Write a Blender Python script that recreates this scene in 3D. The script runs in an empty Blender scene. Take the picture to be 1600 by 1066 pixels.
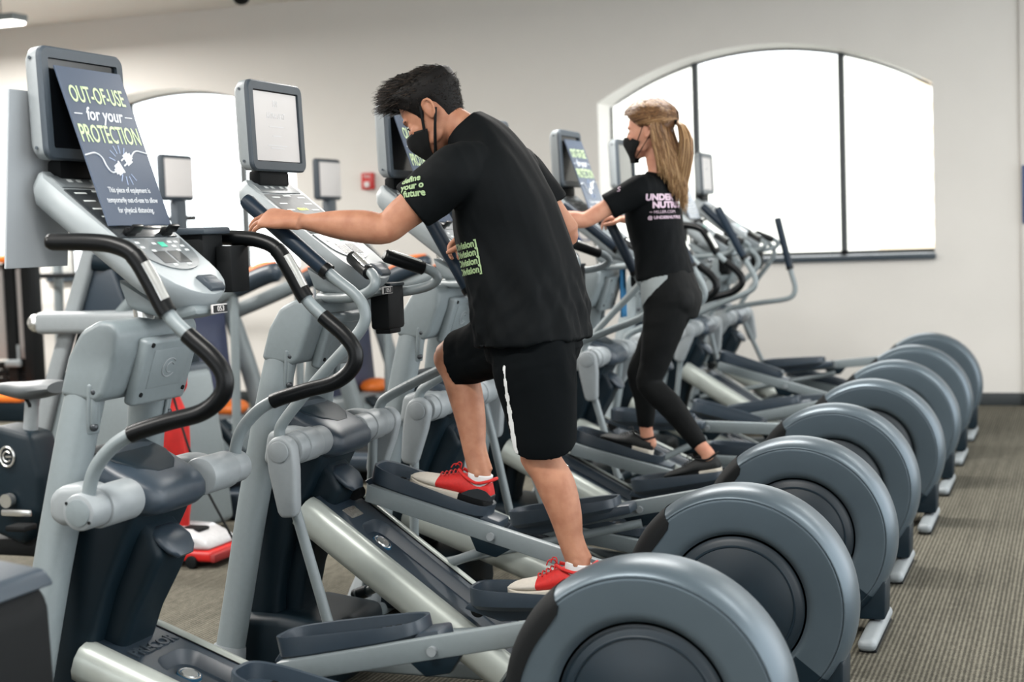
import bpy, bmesh, math, random
from mathutils import Vector, Matrix, noise
from mathutils.bvhtree import BVHTree
random.seed(7)
SC = bpy.context.scene
COL = SC.collection
PI = math.pi
V = Vector

# ------------------------------------------------------------------ camera
def camera():
    f, yaw, pitch, roll, H = 2414.77, 0.3531, 0.0693, -0.035, 1.4806
    F = V((-math.sin(yaw)*math.cos(pitch), math.cos(yaw)*math.cos(pitch), -math.sin(pitch)))
    r = V((math.cos(yaw), math.sin(yaw), 0)); u = r.cross(F)
    r2 = r*math.cos(roll)+u*math.sin(roll); u2 = u*math.cos(roll)-r*math.sin(roll)
    c = bpy.data.cameras.new('camera'); c.sensor_width = 36; c.lens = f/1600*36
    c.clip_start = .05; c.clip_end = 200
    c.dof.use_dof = True; c.dof.focus_distance = 4.75; c.dof.aperture_fstop = 2.8
    o = bpy.data.objects.new('camera', c); COL.objects.link(o)
    m = Matrix((r2, u2, -F)).transposed().to_4x4(); m.translation = (0, 0, H)
    o.matrix_world = m
    SC.camera = o
camera()
# ------------------------------------------------------------------ world, light, exposure
SC.view_settings.view_transform = 'Standard'; SC.view_settings.look = 'None'
SC.view_settings.gamma = 1; SC.view_settings.use_curve_mapping = False
SC.view_settings.exposure = 0.76
w = bpy.data.worlds.new('overcast_sky'); SC.world = w; w.use_nodes = True
bg = w.node_tree.nodes['Background']; bg.inputs[0].default_value = (.93, .97, 1, 1); bg.inputs[1].default_value = 2.6
def area(name, loc, rot, sx, sy, power, col=(1, .97, .93)):
    l = bpy.data.lights.new(name, 'AREA'); l.shape = 'RECTANGLE'; l.size = sx; l.size_y = sy
    l.energy = power; l.color = col
    o = bpy.data.objects.new(name, l); COL.objects.link(o); o.location = loc; o.rotation_euler = rot
    return o
CEIL = 3.65
LAMPS = [(-9.52, 11.0), (-7.2, 7.5), (-5.2, 4.6), (-2.2, 7.6), (-2.2, 2.0), (1.6, 9.0), (1.6, 5.0), (-6.2, 1.2)]
for i, (lx, ly) in enumerate(LAMPS):
    area('ceiling_lamp_light', (lx, ly, 3.39), (0, 0, 0), 2.2, .16, 175 if lx < -6 else 35 if lx > 0 else 100)

# ------------------------------------------------------------------ materials
def lin(c):
    return tuple((x/12.92 if x <= .04045 else ((x+.055)/1.055)**2.4) for x in c)
def rgb(r, g, b): return lin((r/255, g/255, b/255))
MATS = {}
def mat(name, col, rough=.5, metal=0, var=0, scale=40, coat=0, bump=0, spec=.5):
    m = bpy.data.materials.new(name); m.use_nodes = True; MATS[name] = m
    nt = m.node_tree; b = nt.nodes['Principled BSDF']
    c = rgb(*col)
    b.inputs['Base Color'].default_value = (*c, 1); b.inputs['Roughness'].default_value = rough
    b.inputs['Metallic'].default_value = metal; b.inputs['Coat Weight'].default_value = coat
    b.inputs['Specular IOR Level'].default_value = spec
    if var or bump:
        tc = nt.nodes.new('ShaderNodeTexCoord'); n = nt.nodes.new('ShaderNodeTexNoise')
        n.inputs['Scale'].default_value = scale; n.inputs['Detail'].default_value = 3
        nt.links.new(tc.outputs['Object'], n.inputs['Vector'])
        if var:
            r = nt.nodes.new('ShaderNodeValToRGB')
            r.color_ramp.elements[0].color = (*[x*(1-var) for x in c], 1); r.color_ramp.elements[0].position = .3
            r.color_ramp.elements[1].color = (*[min(1, x*(1+var)) for x in c], 1); r.color_ramp.elements[1].position = .7
            nt.links.new(n.outputs['Fac'], r.inputs[0]); nt.links.new(r.outputs[0], b.inputs['Base Color'])
        if bump:
            bn = nt.nodes.new('ShaderNodeBump'); bn.inputs['Strength'].default_value = bump; bn.inputs['Distance'].default_value = .002
            nt.links.new(n.outputs['Fac'], bn.inputs['Height']); nt.links.new(bn.outputs[0], b.inputs['Normal'])
    return m
def emit(name, col, s):
    m = bpy.data.materials.new(name); m.use_nodes = True; MATS[name] = m
    b = m.node_tree.nodes['Principled BSDF']; c = rgb(*col)
    b.inputs['Base Color'].default_value = (*c, 1); b.inputs['Emission Color'].default_value = (*c, 1); b.inputs['Emission Strength'].default_value = s
    return m
GREY = mat('light_grey_paint', (108, 117, 120), .42, 0, .03, 60)
GREY2 = mat('pale_grey_plastic', (124, 130, 133), .45, 0, .03, 50)
CONS = mat('console_grey', (136, 143, 146), .45, 0, .02, 50)
SILV = mat('silver_rail', (164, 170, 165), .36, .3, .02, 30)
SLATE = mat('slate_plastic', (36, 47, 57), .4, 0, .05, 50, bump=.05)
NAVY = mat('dark_navy_plastic', (9, 24, 32), .5, 0, .05, 30, spec=.22)
DRUM = mat('drum_grey_metallic', (76, 88, 96), .36, .4, .03, 12)
DISC = mat('drum_disc_navy', (9, 26, 36), .42, 0, .08, 14)
BLACK = mat('black_rubber', (6, 8, 10), .35, 0, .1, 60, spec=.22)
BLACKM = mat('matte_black', (5, 8, 10), .7, 0, .1, 60, spec=.22)
GRIPB = mat('blue_black_grip', (17, 30, 42), .42, 0, .1, 40, spec=.22)
CHROME = mat('brushed_chrome', (205, 207, 206), .25, .9)
BEZEL = mat('bezel_slate', (46, 55, 63), .5, 0, .05, 80)
SCRN = mat('black_screen', (12, 15, 18), .12)
PAPER = mat('white_paper', (200, 196, 194), .6, 0, .02, 5)
PANELD = mat('smoked_panel', (42, 46, 49), .22)
PANELG = mat('grey_keypad', (92, 98, 101), .35, 0, .05, 60)
PANELL = mat('pale_display_panel', (112, 114, 115), .55, 0, .04, 30, spec=.2)
SIGNB = mat('slate_blue_board', (60, 71, 88), .25, 0, .08, 3)
SIGNT = mat('pale_green_lettering', (172, 190, 144), .4)
SIGNW = mat('white_lettering', (196, 200, 204), .4)
GLOW = emit('display_glow', (206, 222, 90), .9)
BTN_G = mat('green_button', (60, 170, 140), .4)
BTN_W = mat('white_button_print', (190, 196, 196), .5)
ORANGE = mat('orange_plastic', (206, 104, 30), .45, 0, .05)
RED = mat('vacuum_red', (176, 22, 18), .4, 0, .08, 20)
REDCLOTH = mat('red_bag_cloth', (178, 22, 18), .75, 0, .12, 30, bump=.2)
CLEAR = mat('clear_hood_plastic', (180,180,182), .15, 0, .05)
VIOLET = mat('blue_violet_panel', (58, 64, 88), .45, 0, .08, 10)
# ------------------------------------------------------------------ geometry helpers
def mesh(bm, m=None, smooth=40, name='m'):
    bmesh.ops.recalc_face_normals(bm, faces=bm.faces)
    me = bpy.data.meshes.new(name); bm.to_mesh(me); bm.free()
    if m is not None:
        for x in (m if isinstance(m, (list, tuple)) else [m]): me.materials.append(x)
    if smooth:
        me.polygons.foreach_set('use_smooth', [True]*len(me.polygons))
        if smooth < 180: me.set_sharp_from_angle(angle=math.radians(smooth))
    return me
def put(name, me, parent=None, loc=(0, 0, 0), rot=(0, 0, 0), scale=(1, 1, 1), mw=None):
    o = bpy.data.objects.new(name, me); COL.objects.link(o)
    if parent: o.parent = parent
    if mw is not None: o.matrix_local = mw
    else: o.location = loc; o.rotation_euler = rot; o.scale = scale
    return o
def tag(o, label=None, cat=None, group=None, kind=None):
    if label: o['label'] = label
    if cat: o['category'] = cat
    if group: o['group'] = group
    if kind: o['kind'] = kind
    return o
def empty(name, loc, label, cat, group=None, rotz=0):
    o = bpy.data.objects.new(name, None); COL.objects.link(o); o.location = loc; o.rotation_euler = (0, 0, rotz)
    o.empty_display_size = .1
    return tag(o, label, cat, group)
def bevel(bm, w, seg=3, ang=25):
    if w <= 0: return
    es = [e for e in bm.edges if len(e.link_faces) == 2 and e.calc_face_angle(0) > math.radians(ang)]
    bmesh.ops.bevel(bm, geom=es, offset=w, segments=seg, profile=.5, affect='EDGES', clamp_overlap=True)
def box(bm, c, s, bev=0, seg=2, M=None):
    t = bmesh.new(); bmesh.ops.create_cube(t, size=1)
    bmesh.ops.scale(t, vec=s, verts=t.verts); bevel(t, bev, seg)
    bmesh.ops.translate(t, vec=c, verts=t.verts)
    if M is not None: bmesh.ops.transform(t, matrix=M, verts=t.verts)
    join(bm, t)
def join(bm, t):
    me = bpy.data.meshes.new('t'); t.to_mesh(me); t.free(); bm.from_mesh(me); bpy.data.meshes.remove(me)
def prism(bm, poly, y0, y1, bev=0, seg=2, taper=None, ang=25):
    """polygon of (x,z) extruded along y; taper(x,z)->width factor"""
    t = bmesh.new()
    def P(x, z, y): return (x, y*(taper(x, z) if taper else 1), z)
    a = [t.verts.new(P(x, z, y0)) for x, z in poly]; b = [t.verts.new(P(x, z, y1)) for x, z in poly]
    n = len(poly); t.faces.new(a); t.faces.new(b[::-1])
    for i in range(n): t.faces.new((a[i], b[i], b[(i+1) % n], a[(i+1) % n]))
    bmesh.ops.recalc_face_normals(t, faces=t.faces)
    bevel(t, bev, seg, ang); join(bm, t)
def catmull(pts, n=6):
    pts = [V(p) for p in pts]; q = [pts[0]*2-pts[1]]+pts+[pts[-1]*2-pts[-2]]; out = []
    for i in range(1, len(q)-2):
        a, b, c, d = q[i-1:i+3]
        for j in range(n):
            t = j/n
            out.append(.5*((2*b)+(c-a)*t+(2*a-5*b+4*c-d)*t*t+(3*b-a-3*c+d)*t**3))
    out.append(pts[-1]); return out
def tube(bm, pts, r, seg=12, sm=0, flat=1, ref=None, cap=True):
    """round tube along pts; r number or list; flat scales the second axis"""
    pts = [V(p) for p in pts]
    rl = r if isinstance(r, (list, tuple)) else None
    if sm:
        n0 = len(pts); P = catmull(pts, sm)
        if rl:
            R = []
            for i in range(len(P)):
                t = i/sm; k = min(int(t), n0-2); R.append(rl[k]*(1-(t-k))+rl[k+1]*(t-k))
            rl = R
        pts = P
    T = []
    for i in range(len(pts)):
        d = pts[min(i+1, len(pts)-1)]-pts[max(i-1, 0)]; T.append(d.normalized())
    u = V(ref) if ref else (V((0, 0, 1)) if abs(T[0].z) < .9 else V((1, 0, 0)))
    rings = []
    for i, p in enumerate(pts):
        u = (u-T[i]*u.dot(T[i])).normalized(); v = T[i].cross(u)
        rr = rl[i] if rl else r
        rings.append([bm.verts.new(p+(u*math.cos(2*PI*k/seg)*rr+v*math.sin(2*PI*k/seg)*rr*flat)) for k in range(seg)])
    skin(bm, rings, cap)
def skin(bm, rings, cap=True):
    n = len(rings[0])
    for a, b in zip(rings, rings[1:]):
        for k in range(n): bm.faces.new((a[k], a[(k+1) % n], b[(k+1) % n], b[k]))
    if cap: bm.faces.new(rings[0][::-1]); bm.faces.new(rings[-1])
def cyl(bm, a, b, r, seg=20, r2=None, bev=0):
    t = bmesh.new(); tube(t, [a, b], [r, r if r2 is None else r2], seg); bmesh.ops.recalc_face_normals(t, faces=t.faces)
    bevel(t, bev, 2, 50); join(bm, t)
def lathe_y(bm, prof, cx, cz, seg=72, a0=0, a1=2*PI):
    """profile of (r, y) turned round the y axis through (cx,cz)"""
    full = abs(a1-a0-2*PI) < 1e-6; n = seg if full else seg+1
    rings = [[bm.verts.new((cx+r*math.cos(a0+(a1-a0)*k/seg), y, cz+r*math.sin(a0+(a1-a0)*k/seg))) for k in range(n)] for r, y in prof]
    for a, b in zip(rings, rings[1:]):
        for k in range(n if full else n-1): bm.faces.new((a[k], a[(k+1) % n], b[(k+1) % n], b[k]))
    return rings
def ring(bm, c, u, v, a, b, n=24, e=2.0):
    out = []
    for k in range(n):
        t = 2*PI*k/n; x, y = math.cos(t), math.sin(t)
        x = math.copysign(abs(x)**(2/e), x); y = math.copysign(abs(y)**(2/e), y)
        out.append(bm.verts.new(c+u*(a*x)+v*(b*y)))
    return out
def limb(bm, pts, ref=(0, 1, 0), n=20, sm=4, e=2.0):
    """pts of (center, a, b): a is the half width along ref, b across it"""
    C = catmull([p[0] for p in pts], sm); A = catmull([(p[1], p[2], 0) for p in pts], sm)
    rings = []
    for i, c in enumerate(C):
        t = (C[min(i+1, len(C)-1)]-C[max(i-1, 0)]).normalized()
        u = V(ref); u = (u-t*u.dot(t)).normalized(); v = t.cross(u)
        rings.append(ring(bm, c, u, v, max(A[i].x, .002), max(A[i].y, .002), n, e))
    skin(bm, rings)
def ball(bm, c, s, M=None, sub=3):
    t = bmesh.new(); bmesh.ops.create_icosphere(t, subdivisions=sub, radius=1)
    bmesh.ops.scale(t, vec=s, verts=t.verts)
    if M is not None: bmesh.ops.transform(t, matrix=M.to_4x4(), verts=t.verts)
    bmesh.ops.translate(t, vec=c, verts=t.verts); join(bm, t)
def remesh(bm, vox, smooth=4, fac=.5):
    bmesh.ops.recalc_face_normals(bm, faces=bm.faces)
    me = bpy.data.meshes.new('tmp'); bm.to_mesh(me); bm.free()
    o = bpy.data.objects.new('tmp', me); COL.objects.link(o)
    r = o.modifiers.new('r', 'REMESH'); r.mode = 'VOXEL'; r.voxel_size = vox; r.use_smooth_shade = True
    if smooth:
        s = o.modifiers.new('s', 'SMOOTH'); s.iterations = smooth; s.factor = fac
    dg = bpy.context.evaluated_depsgraph_get(); dg.update()
    out = bpy.data.meshes.new_from_object(o.evaluated_get(dg))
    bpy.data.objects.remove(o); bpy.data.meshes.remove(me)
    b = bmesh.new(); b.from_mesh(out); bpy.data.meshes.remove(out)
    return b
def text_bm(s, size, depth=.0006, sx=1.0, shear=0, align='CENTER', bold=0):
    c = bpy.data.curves.new('txt', 'FONT'); c.body = s; c.size = size; c.extrude = depth; c.shear = shear
    c.align_x = align; c.align_y = 'CENTER'; c.resolution_u = 3; c.offset = bold
    o = bpy.data.objects.new('txt', c); COL.objects.link(o)
    dg = bpy.context.evaluated_depsgraph_get(); dg.update()
    me = bpy.data.meshes.new_from_object(o.evaluated_get(dg))
    b = bmesh.new(); b.from_mesh(me); bpy.data.objects.remove(o); bpy.data.curves.remove(c); bpy.data.meshes.remove(me)
    bmesh.ops.scale(b, vec=(sx, 1, 1), verts=b.verts)
    return b
def frame(o, x, y):
    """matrix with origin o, x axis x, y axis y"""
    x = V(x).normalized(); z = x.cross(V(y)).normalized(); y = z.cross(x)
    m = Matrix((x, y, z)).transposed().to_4x4(); m.translation = V(o); return m
# ------------------------------------------------------------------ the setting
def ngrp(m): return m.node_tree, m.node_tree.nodes, m.node_tree.links
def carpet():
    m = mat('striped_carpet', (110, 104, 94), .95, spec=.1); nt, N, L = ngrp(m); b = N['Principled BSDF']
    tc = N.new('ShaderNodeTexCoord'); sx = N.new('ShaderNodeSeparateXYZ'); L.new(tc.outputs['Object'], sx.inputs[0])
    def noise_(sc, vec): 
        mp = N.new('ShaderNodeMapping'); mp.inputs['Scale'].default_value = vec; L.new(tc.outputs['Object'], mp.inputs[0])
        n = N.new('ShaderNodeTexNoise'); n.inputs['Scale'].default_value = sc; n.inputs['Detail'].default_value = 2; L.new(mp.outputs[0], n.inputs[0]); return n
    wv = N.new('ShaderNodeTexWave'); wv.wave_type = 'BANDS'; wv.bands_direction = 'X'; wv.inputs['Scale'].default_value = 19
    wv.inputs['Distortion'].default_value = 1.6; wv.inputs['Detail'].default_value = 2; wv.inputs['Detail Scale'].default_value = 6
    L.new(tc.outputs['Object'], wv.inputs[0])
    wv2 = N.new('ShaderNodeTexWave'); wv2.bands_direction = 'Y'; wv2.inputs['Scale'].default_value = 22; wv2.inputs['Distortion'].default_value = 3
    wv2.inputs['Detail Scale'].default_value = 9; L.new(tc.outputs['Object'], wv2.inputs[0])
    n1 = noise_(60, (1, .35, 1)); n2 = noise_(1.3, (1, 1, 1)); n3 = noise_(26, (1, .04, 1))
    def mix(a, bb, f, op='MIX'):
        x = N.new('ShaderNodeMix'); x.data_type = 'FLOAT'; x.inputs[0].default_value = f; L.new(a, x.inputs[2]); L.new(bb, x.inputs[3]); return x.outputs[0]
    a = mix(wv.outputs['Fac'], n1.outputs['Fac'], .5); a = mix(a, n3.outputs['Fac'], .3); a = mix(a, wv2.outputs['Fac'], .2); a = mix(a, n2.outputs['Fac'], .1)
    r = N.new('ShaderNodeValToRGB'); L.new(a, r.inputs[0])
    e = r.color_ramp.elements; e[0].position = .32; e[0].color = (*rgb(52, 51, 45), 1); e[1].position = .68; e[1].color = (*rgb(112, 109, 98), 1)
    x = e.new(.5); x.color = (*rgb(80, 77, 69), 1)
    L.new(r.outputs[0], b.inputs['Base Color'])
    bn = N.new('ShaderNodeBump'); bn.inputs['Strength'].default_value = .5; bn.inputs['Distance'].default_value = .004; L.new(a, bn.inputs['Height']); L.new(bn.outputs[0], b.inputs['Normal'])
    return m
WALL = mat('warm_grey_wall', (201, 198, 193), .85, 0, .012, 3, bump=.12)
CEILM = mat('ceiling_white', (222, 220, 214), .9)
REVEAL = mat('white_reveal', (236, 233, 226), .8)
FRAMEM = mat('dark_window_frame', (62, 66, 68), .5)
SILLM = mat('dark_sill', (46, 56, 64), .28)
BASEM = mat('black_baseboard', (30, 36, 38), .6)
FACADE = mat('pale_facade', (226, 222, 214), .9)
FACADE2 = mat('facade_band', (206, 188, 165), .9)
def glass():
    m = bpy.data.materials.new('window_glass'); m.use_nodes = True; nt = m.node_tree; nt.nodes.clear()
    o = nt.nodes.new('ShaderNodeOutputMaterial'); mx = nt.nodes.new('ShaderNodeMixShader'); t = nt.nodes.new('ShaderNodeBsdfTransparent'); g = nt.nodes.new('ShaderNodeBsdfGlossy')
    g.inputs['Roughness'].default_value = .02; t.inputs[0].default_value = (.96, .98, .97, 1)
    fr = nt.nodes.new('ShaderNodeFresnel'); fr.inputs[0].default_value = 1.3
    nt.links.new(fr.outputs[0], mx.inputs[0]); nt.links.new(t.outputs[0], mx.inputs[1]); nt.links.new(g.outputs[0], mx.inputs[2]); nt.links.new(mx.outputs[0], o.inputs[0])
    return m
GLASS = glass()
def structure(name, bm, m, smooth=30, parent=None):
    o = put(name, mesh(bm, m, smooth), parent)
    if not parent: o['kind'] = 'structure'
    return o
YW, ZS, ZSPR, RISE, HALF, DEP = 12.66, 1.215, 2.56, .39, 1.373, .42
RAD = (HALF**2+RISE**2)/(2*RISE)
def arch(x): return ZSPR+RISE-RAD+math.sqrt(max(RAD*RAD-x*x, 0))
WIN = [(-8.09, 'window_1'), (-2.447, 'window_2')]
def setting():
    bm = bmesh.new(); box(bm, (-4.5, 4.3, -.05), (17, 17.6, .1)); structure('floor', bm, carpet(), 0)
    bm = bmesh.new(); box(bm, (-4.5, 4.3, CEIL+.05), (17, 17.6, .1)); structure('ceiling', bm, CEILM, 0)
    # back wall with two arched openings
    bm = bmesh.new(); xs = [-13.0]
    for c, _ in WIN: xs += [c-HALF+2*HALF*i/32 for i in range(33)]
    xs.append(-.42)
    def inwin(x):
        for c, _ in WIN:
            if abs(x-c) < HALF-1e-6: return c
        return None
    def quad(p): bm.faces.new([bm.verts.new(q) for q in p])
    for a, b in zip(xs, xs[1:]):
        c = inwin((a+b)/2)
        if c is None: quad([(a, YW, 0), (b, YW, 0), (b, YW, CEIL), (a, YW, CEIL)])
        else:
            quad([(a, YW, 0), (b, YW, 0), (b, YW, ZS-.04), (a, YW, ZS-.04)])
            quad([(a, YW, arch(a-c)), (b, YW, arch(b-c)), (b, YW, CEIL), (a, YW, CEIL)])
    bmesh.ops.remove_doubles(bm, verts=bm.verts, dist=1e-5)
    structure('wall_back', bm, WALL, 0)
    for c, nm in WIN:
        bm = bmesh.new()          # plaster reveal round the opening
        pr = [(c-HALF, ZS-.04)]+[(c-HALF+2*HALF*i/32, arch(-HALF+2*HALF*i/32)) for i in range(33)]+[(c+HALF, ZS-.04)]
        a = [bm.verts.new((x, YW, z)) for x, z in pr]; b = [bm.verts.new((x, YW+DEP, z)) for x, z in pr]
        for i in range(len(pr)-1): bm.faces.new((a[i], a[i+1], b[i+1], b[i]))
        wn = structure(nm, bm, REVEAL, 40)
        bm = bmesh.new()          # dark metal frame
        yf = YW+DEP-.03
        arc = [V((c+x*(HALF-.012), yf, arch(x*HALF)-.012)) for x in [i/20-1 for i in range(41)]]
        tube(bm, [V((c-HALF+.008, yf, ZS))]+arc+[V((c+HALF-.008, yf, ZS))], .011, 6)
        for mx in (-.615, .615):
            box(bm, (c+mx, yf, (ZS+arch(mx))/2), (.05, .05, arch(mx)-ZS))
        box(bm, (c, yf, ZS+.012), (2*HALF, .05, .03))
        put('window_frame', mesh(bm, FRAMEM, 30), wn)
        for x0, x1 in ((-HALF, -.615), (-.615, .615), (.615, HALF)):
            bm = bmesh.new(); n = 10; X = [x0+(x1-x0)*i/n for i in range(n+1)]
            for i in range(n):
                bm.faces.new([bm.verts.new(q) for q in ((c+X[i], yf, ZS), (c+X[i+1], yf, ZS), (c+X[i+1], yf, arch(X[i+1])-.01), (c+X[i], yf, arch(X[i])-.01))])
            bmesh.ops.remove_doubles(bm, verts=bm.verts, dist=1e-5); put('pane', mesh(bm, GLASS, 0), wn)
        bm = bmesh.new(); box(bm, (c, YW+.18, ZS-.025), (2*HALF+.02, .46, .045), .004); put('window_sill', mesh(bm, SILLM, 30), wn)
    bm = bmesh.new(); box(bm, (1.79, YW+.08, CEIL/2), (4.42, .2, CEIL), .004); structure('wall_right', bm, WALL, 30)
    bm = bmesh.new(); box(bm, (-6.72, YW-.009, .05), (12.6, .014, .1), .003); structure('baseboard_back', bm, BASEM, 30)
    bm = bmesh.new(); box(bm, (1.79, YW-.029, .05), (4.42, .014, .1), .003); structure('baseboard_right', bm, BASEM, 30)
    bm = bmesh.new(); box(bm, (-13.05, 4.3, CEIL/2), (.1, 17.6, CEIL)); structure('wall_left', bm, WALL, 0)
    # unseen wall behind the camera: piers, head and solid panels shaped for the light
    bm = bmesh.new()
    for x in (-12.5, -8.5, -4.5, -.5, 3.5): box(bm, (x, -4.45, CEIL/2), (.5, .2, CEIL))
    box(bm, (-4.5, -4.45, 3.15), (17, .2, 1.0)); box(bm, (-4.5, -4.45, .5), (17, .2, 1.0)); box(bm, (1.8, -4.45, 1.8), (4.4, .19, 3.6)); box(bm, (-11, -4.45, 1.8), (4, .19, 3.6))
    structure('wall_front', bm, WALL, 0)
    # outside
    bm = bmesh.new(); box(bm, (-5, 30, -.25), (80, 34, .3)); structure('ground', bm, mat('pale_paving', (228, 226, 220), .9), 0)
    b = empty('building', (-6, 36, -.1), 'pale building with faint tan bands seen through the bright windows', 'building')
    bm = bmesh.new(); box(bm, (0, 0, 2.6), (24, 3, 5.2)); put('wall', mesh(bm, FACADE, 0), b)
    for k in range(9):
        bm = bmesh.new(); box(bm, (3.1, -1.51, .5+.5*k), (2.4, .05, .17)); put('facade_band', mesh(bm, FACADE2, 0), b)
setting()
def lamp(x, y, label):
    r = empty('pendant_lamp', (x, y, CEIL), label, 'ceiling light', None if 'top left' in label else 'ceiling lamps outside the photo')
    bm = bmesh.new(); box(bm, (0, 0, -.2), (2.3, .2, .06), .01); put('housing', mesh(bm, GREY2, 30), r)
    bm = bmesh.new(); box(bm, (0, 0, -.24), (2.26, .18, .03), .008); put('diffuser', mesh(bm, MATS['lamp_glow'], 30), r)
    bm = bmesh.new()
    for s in (-.95, .95): cyl(bm, (s, 0, 0), (s, 0, -.18), .006, 8)
    put('hanger', mesh(bm, GREY2, 40), r)
emit('lamp_glow', (255, 252, 244), 5)
for i, (lx, ly) in enumerate(LAMPS):
    lamp(lx, ly, 'white pendant strip light glowing at the top left corner near the ceiling' if i == 0 else 'white strip light hanging over the trainers outside the photo')
def small_fittings():
    r = empty('security_camera', (-6.42, 11.3, CEIL), 'small dark ceiling fitting peeking in at the top edge of the photo', 'ceiling fitting')
    bm = bmesh.new(); cyl(bm, (0, 0, 0), (0, 0, -.14), .03, 16); put('stem', mesh(bm, BLACKM), r)
    bm = bmesh.new(); ball(bm, (0, 0, -.17), (.07, .055, .055)); put('housing', mesh(bm, BLACKM), r)
    r = empty('fire_alarm', (-5.977, YW, 1.92), 'red fire alarm pull box on the back wall', 'alarm')
    bm = bmesh.new(); box(bm, (0, -.025, .075), (.115, .05, .15), .008); put('housing', mesh(bm, RED), r)
    bm = bmesh.new(); box(bm, (.0, -.055, .045), (.05, .02, .05), .005); put('pull_handle', mesh(bm, PAPER), r)
    t = text_bm('FIRE', .035, .001); put('lettering', mesh(t, PAPER, 0), r, mw=frame((0, -.052, .115), (1, 0, 0), (0, 0, 1)))
    r = empty('wall_sign', (-4.01, YW, 1.4), 'navy blue sign with a white disc low on the back wall', 'sign')
    bm = bmesh.new(); box(bm, (0, -.006, .13), (.2, .012, .26), .003); put('board', mesh(bm, mat('navy_sign', (44, 68, 112), .5)), r)
    bm = bmesh.new(); cyl(bm, (.05, -.012, .07), (.05, -.016, .07), .062, 24); put('disc', mesh(bm, PAPER), r)
    r = empty('notice_board', (-.18, YW-.02, 1.42), 'dark blue notice board cut by the right edge of the photo', 'sign')
    bm = bmesh.new(); box(bm, (0, -.01, .225), (.46, .02, .45), .003); put('board', mesh(bm, MATS['navy_sign']), r)
    bm = bmesh.new(); box(bm, (0.08, -.022, .3), (.24, .004, .12), .001); put('printed_panel', mesh(bm, PAPER), r)
small_fittings()
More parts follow.
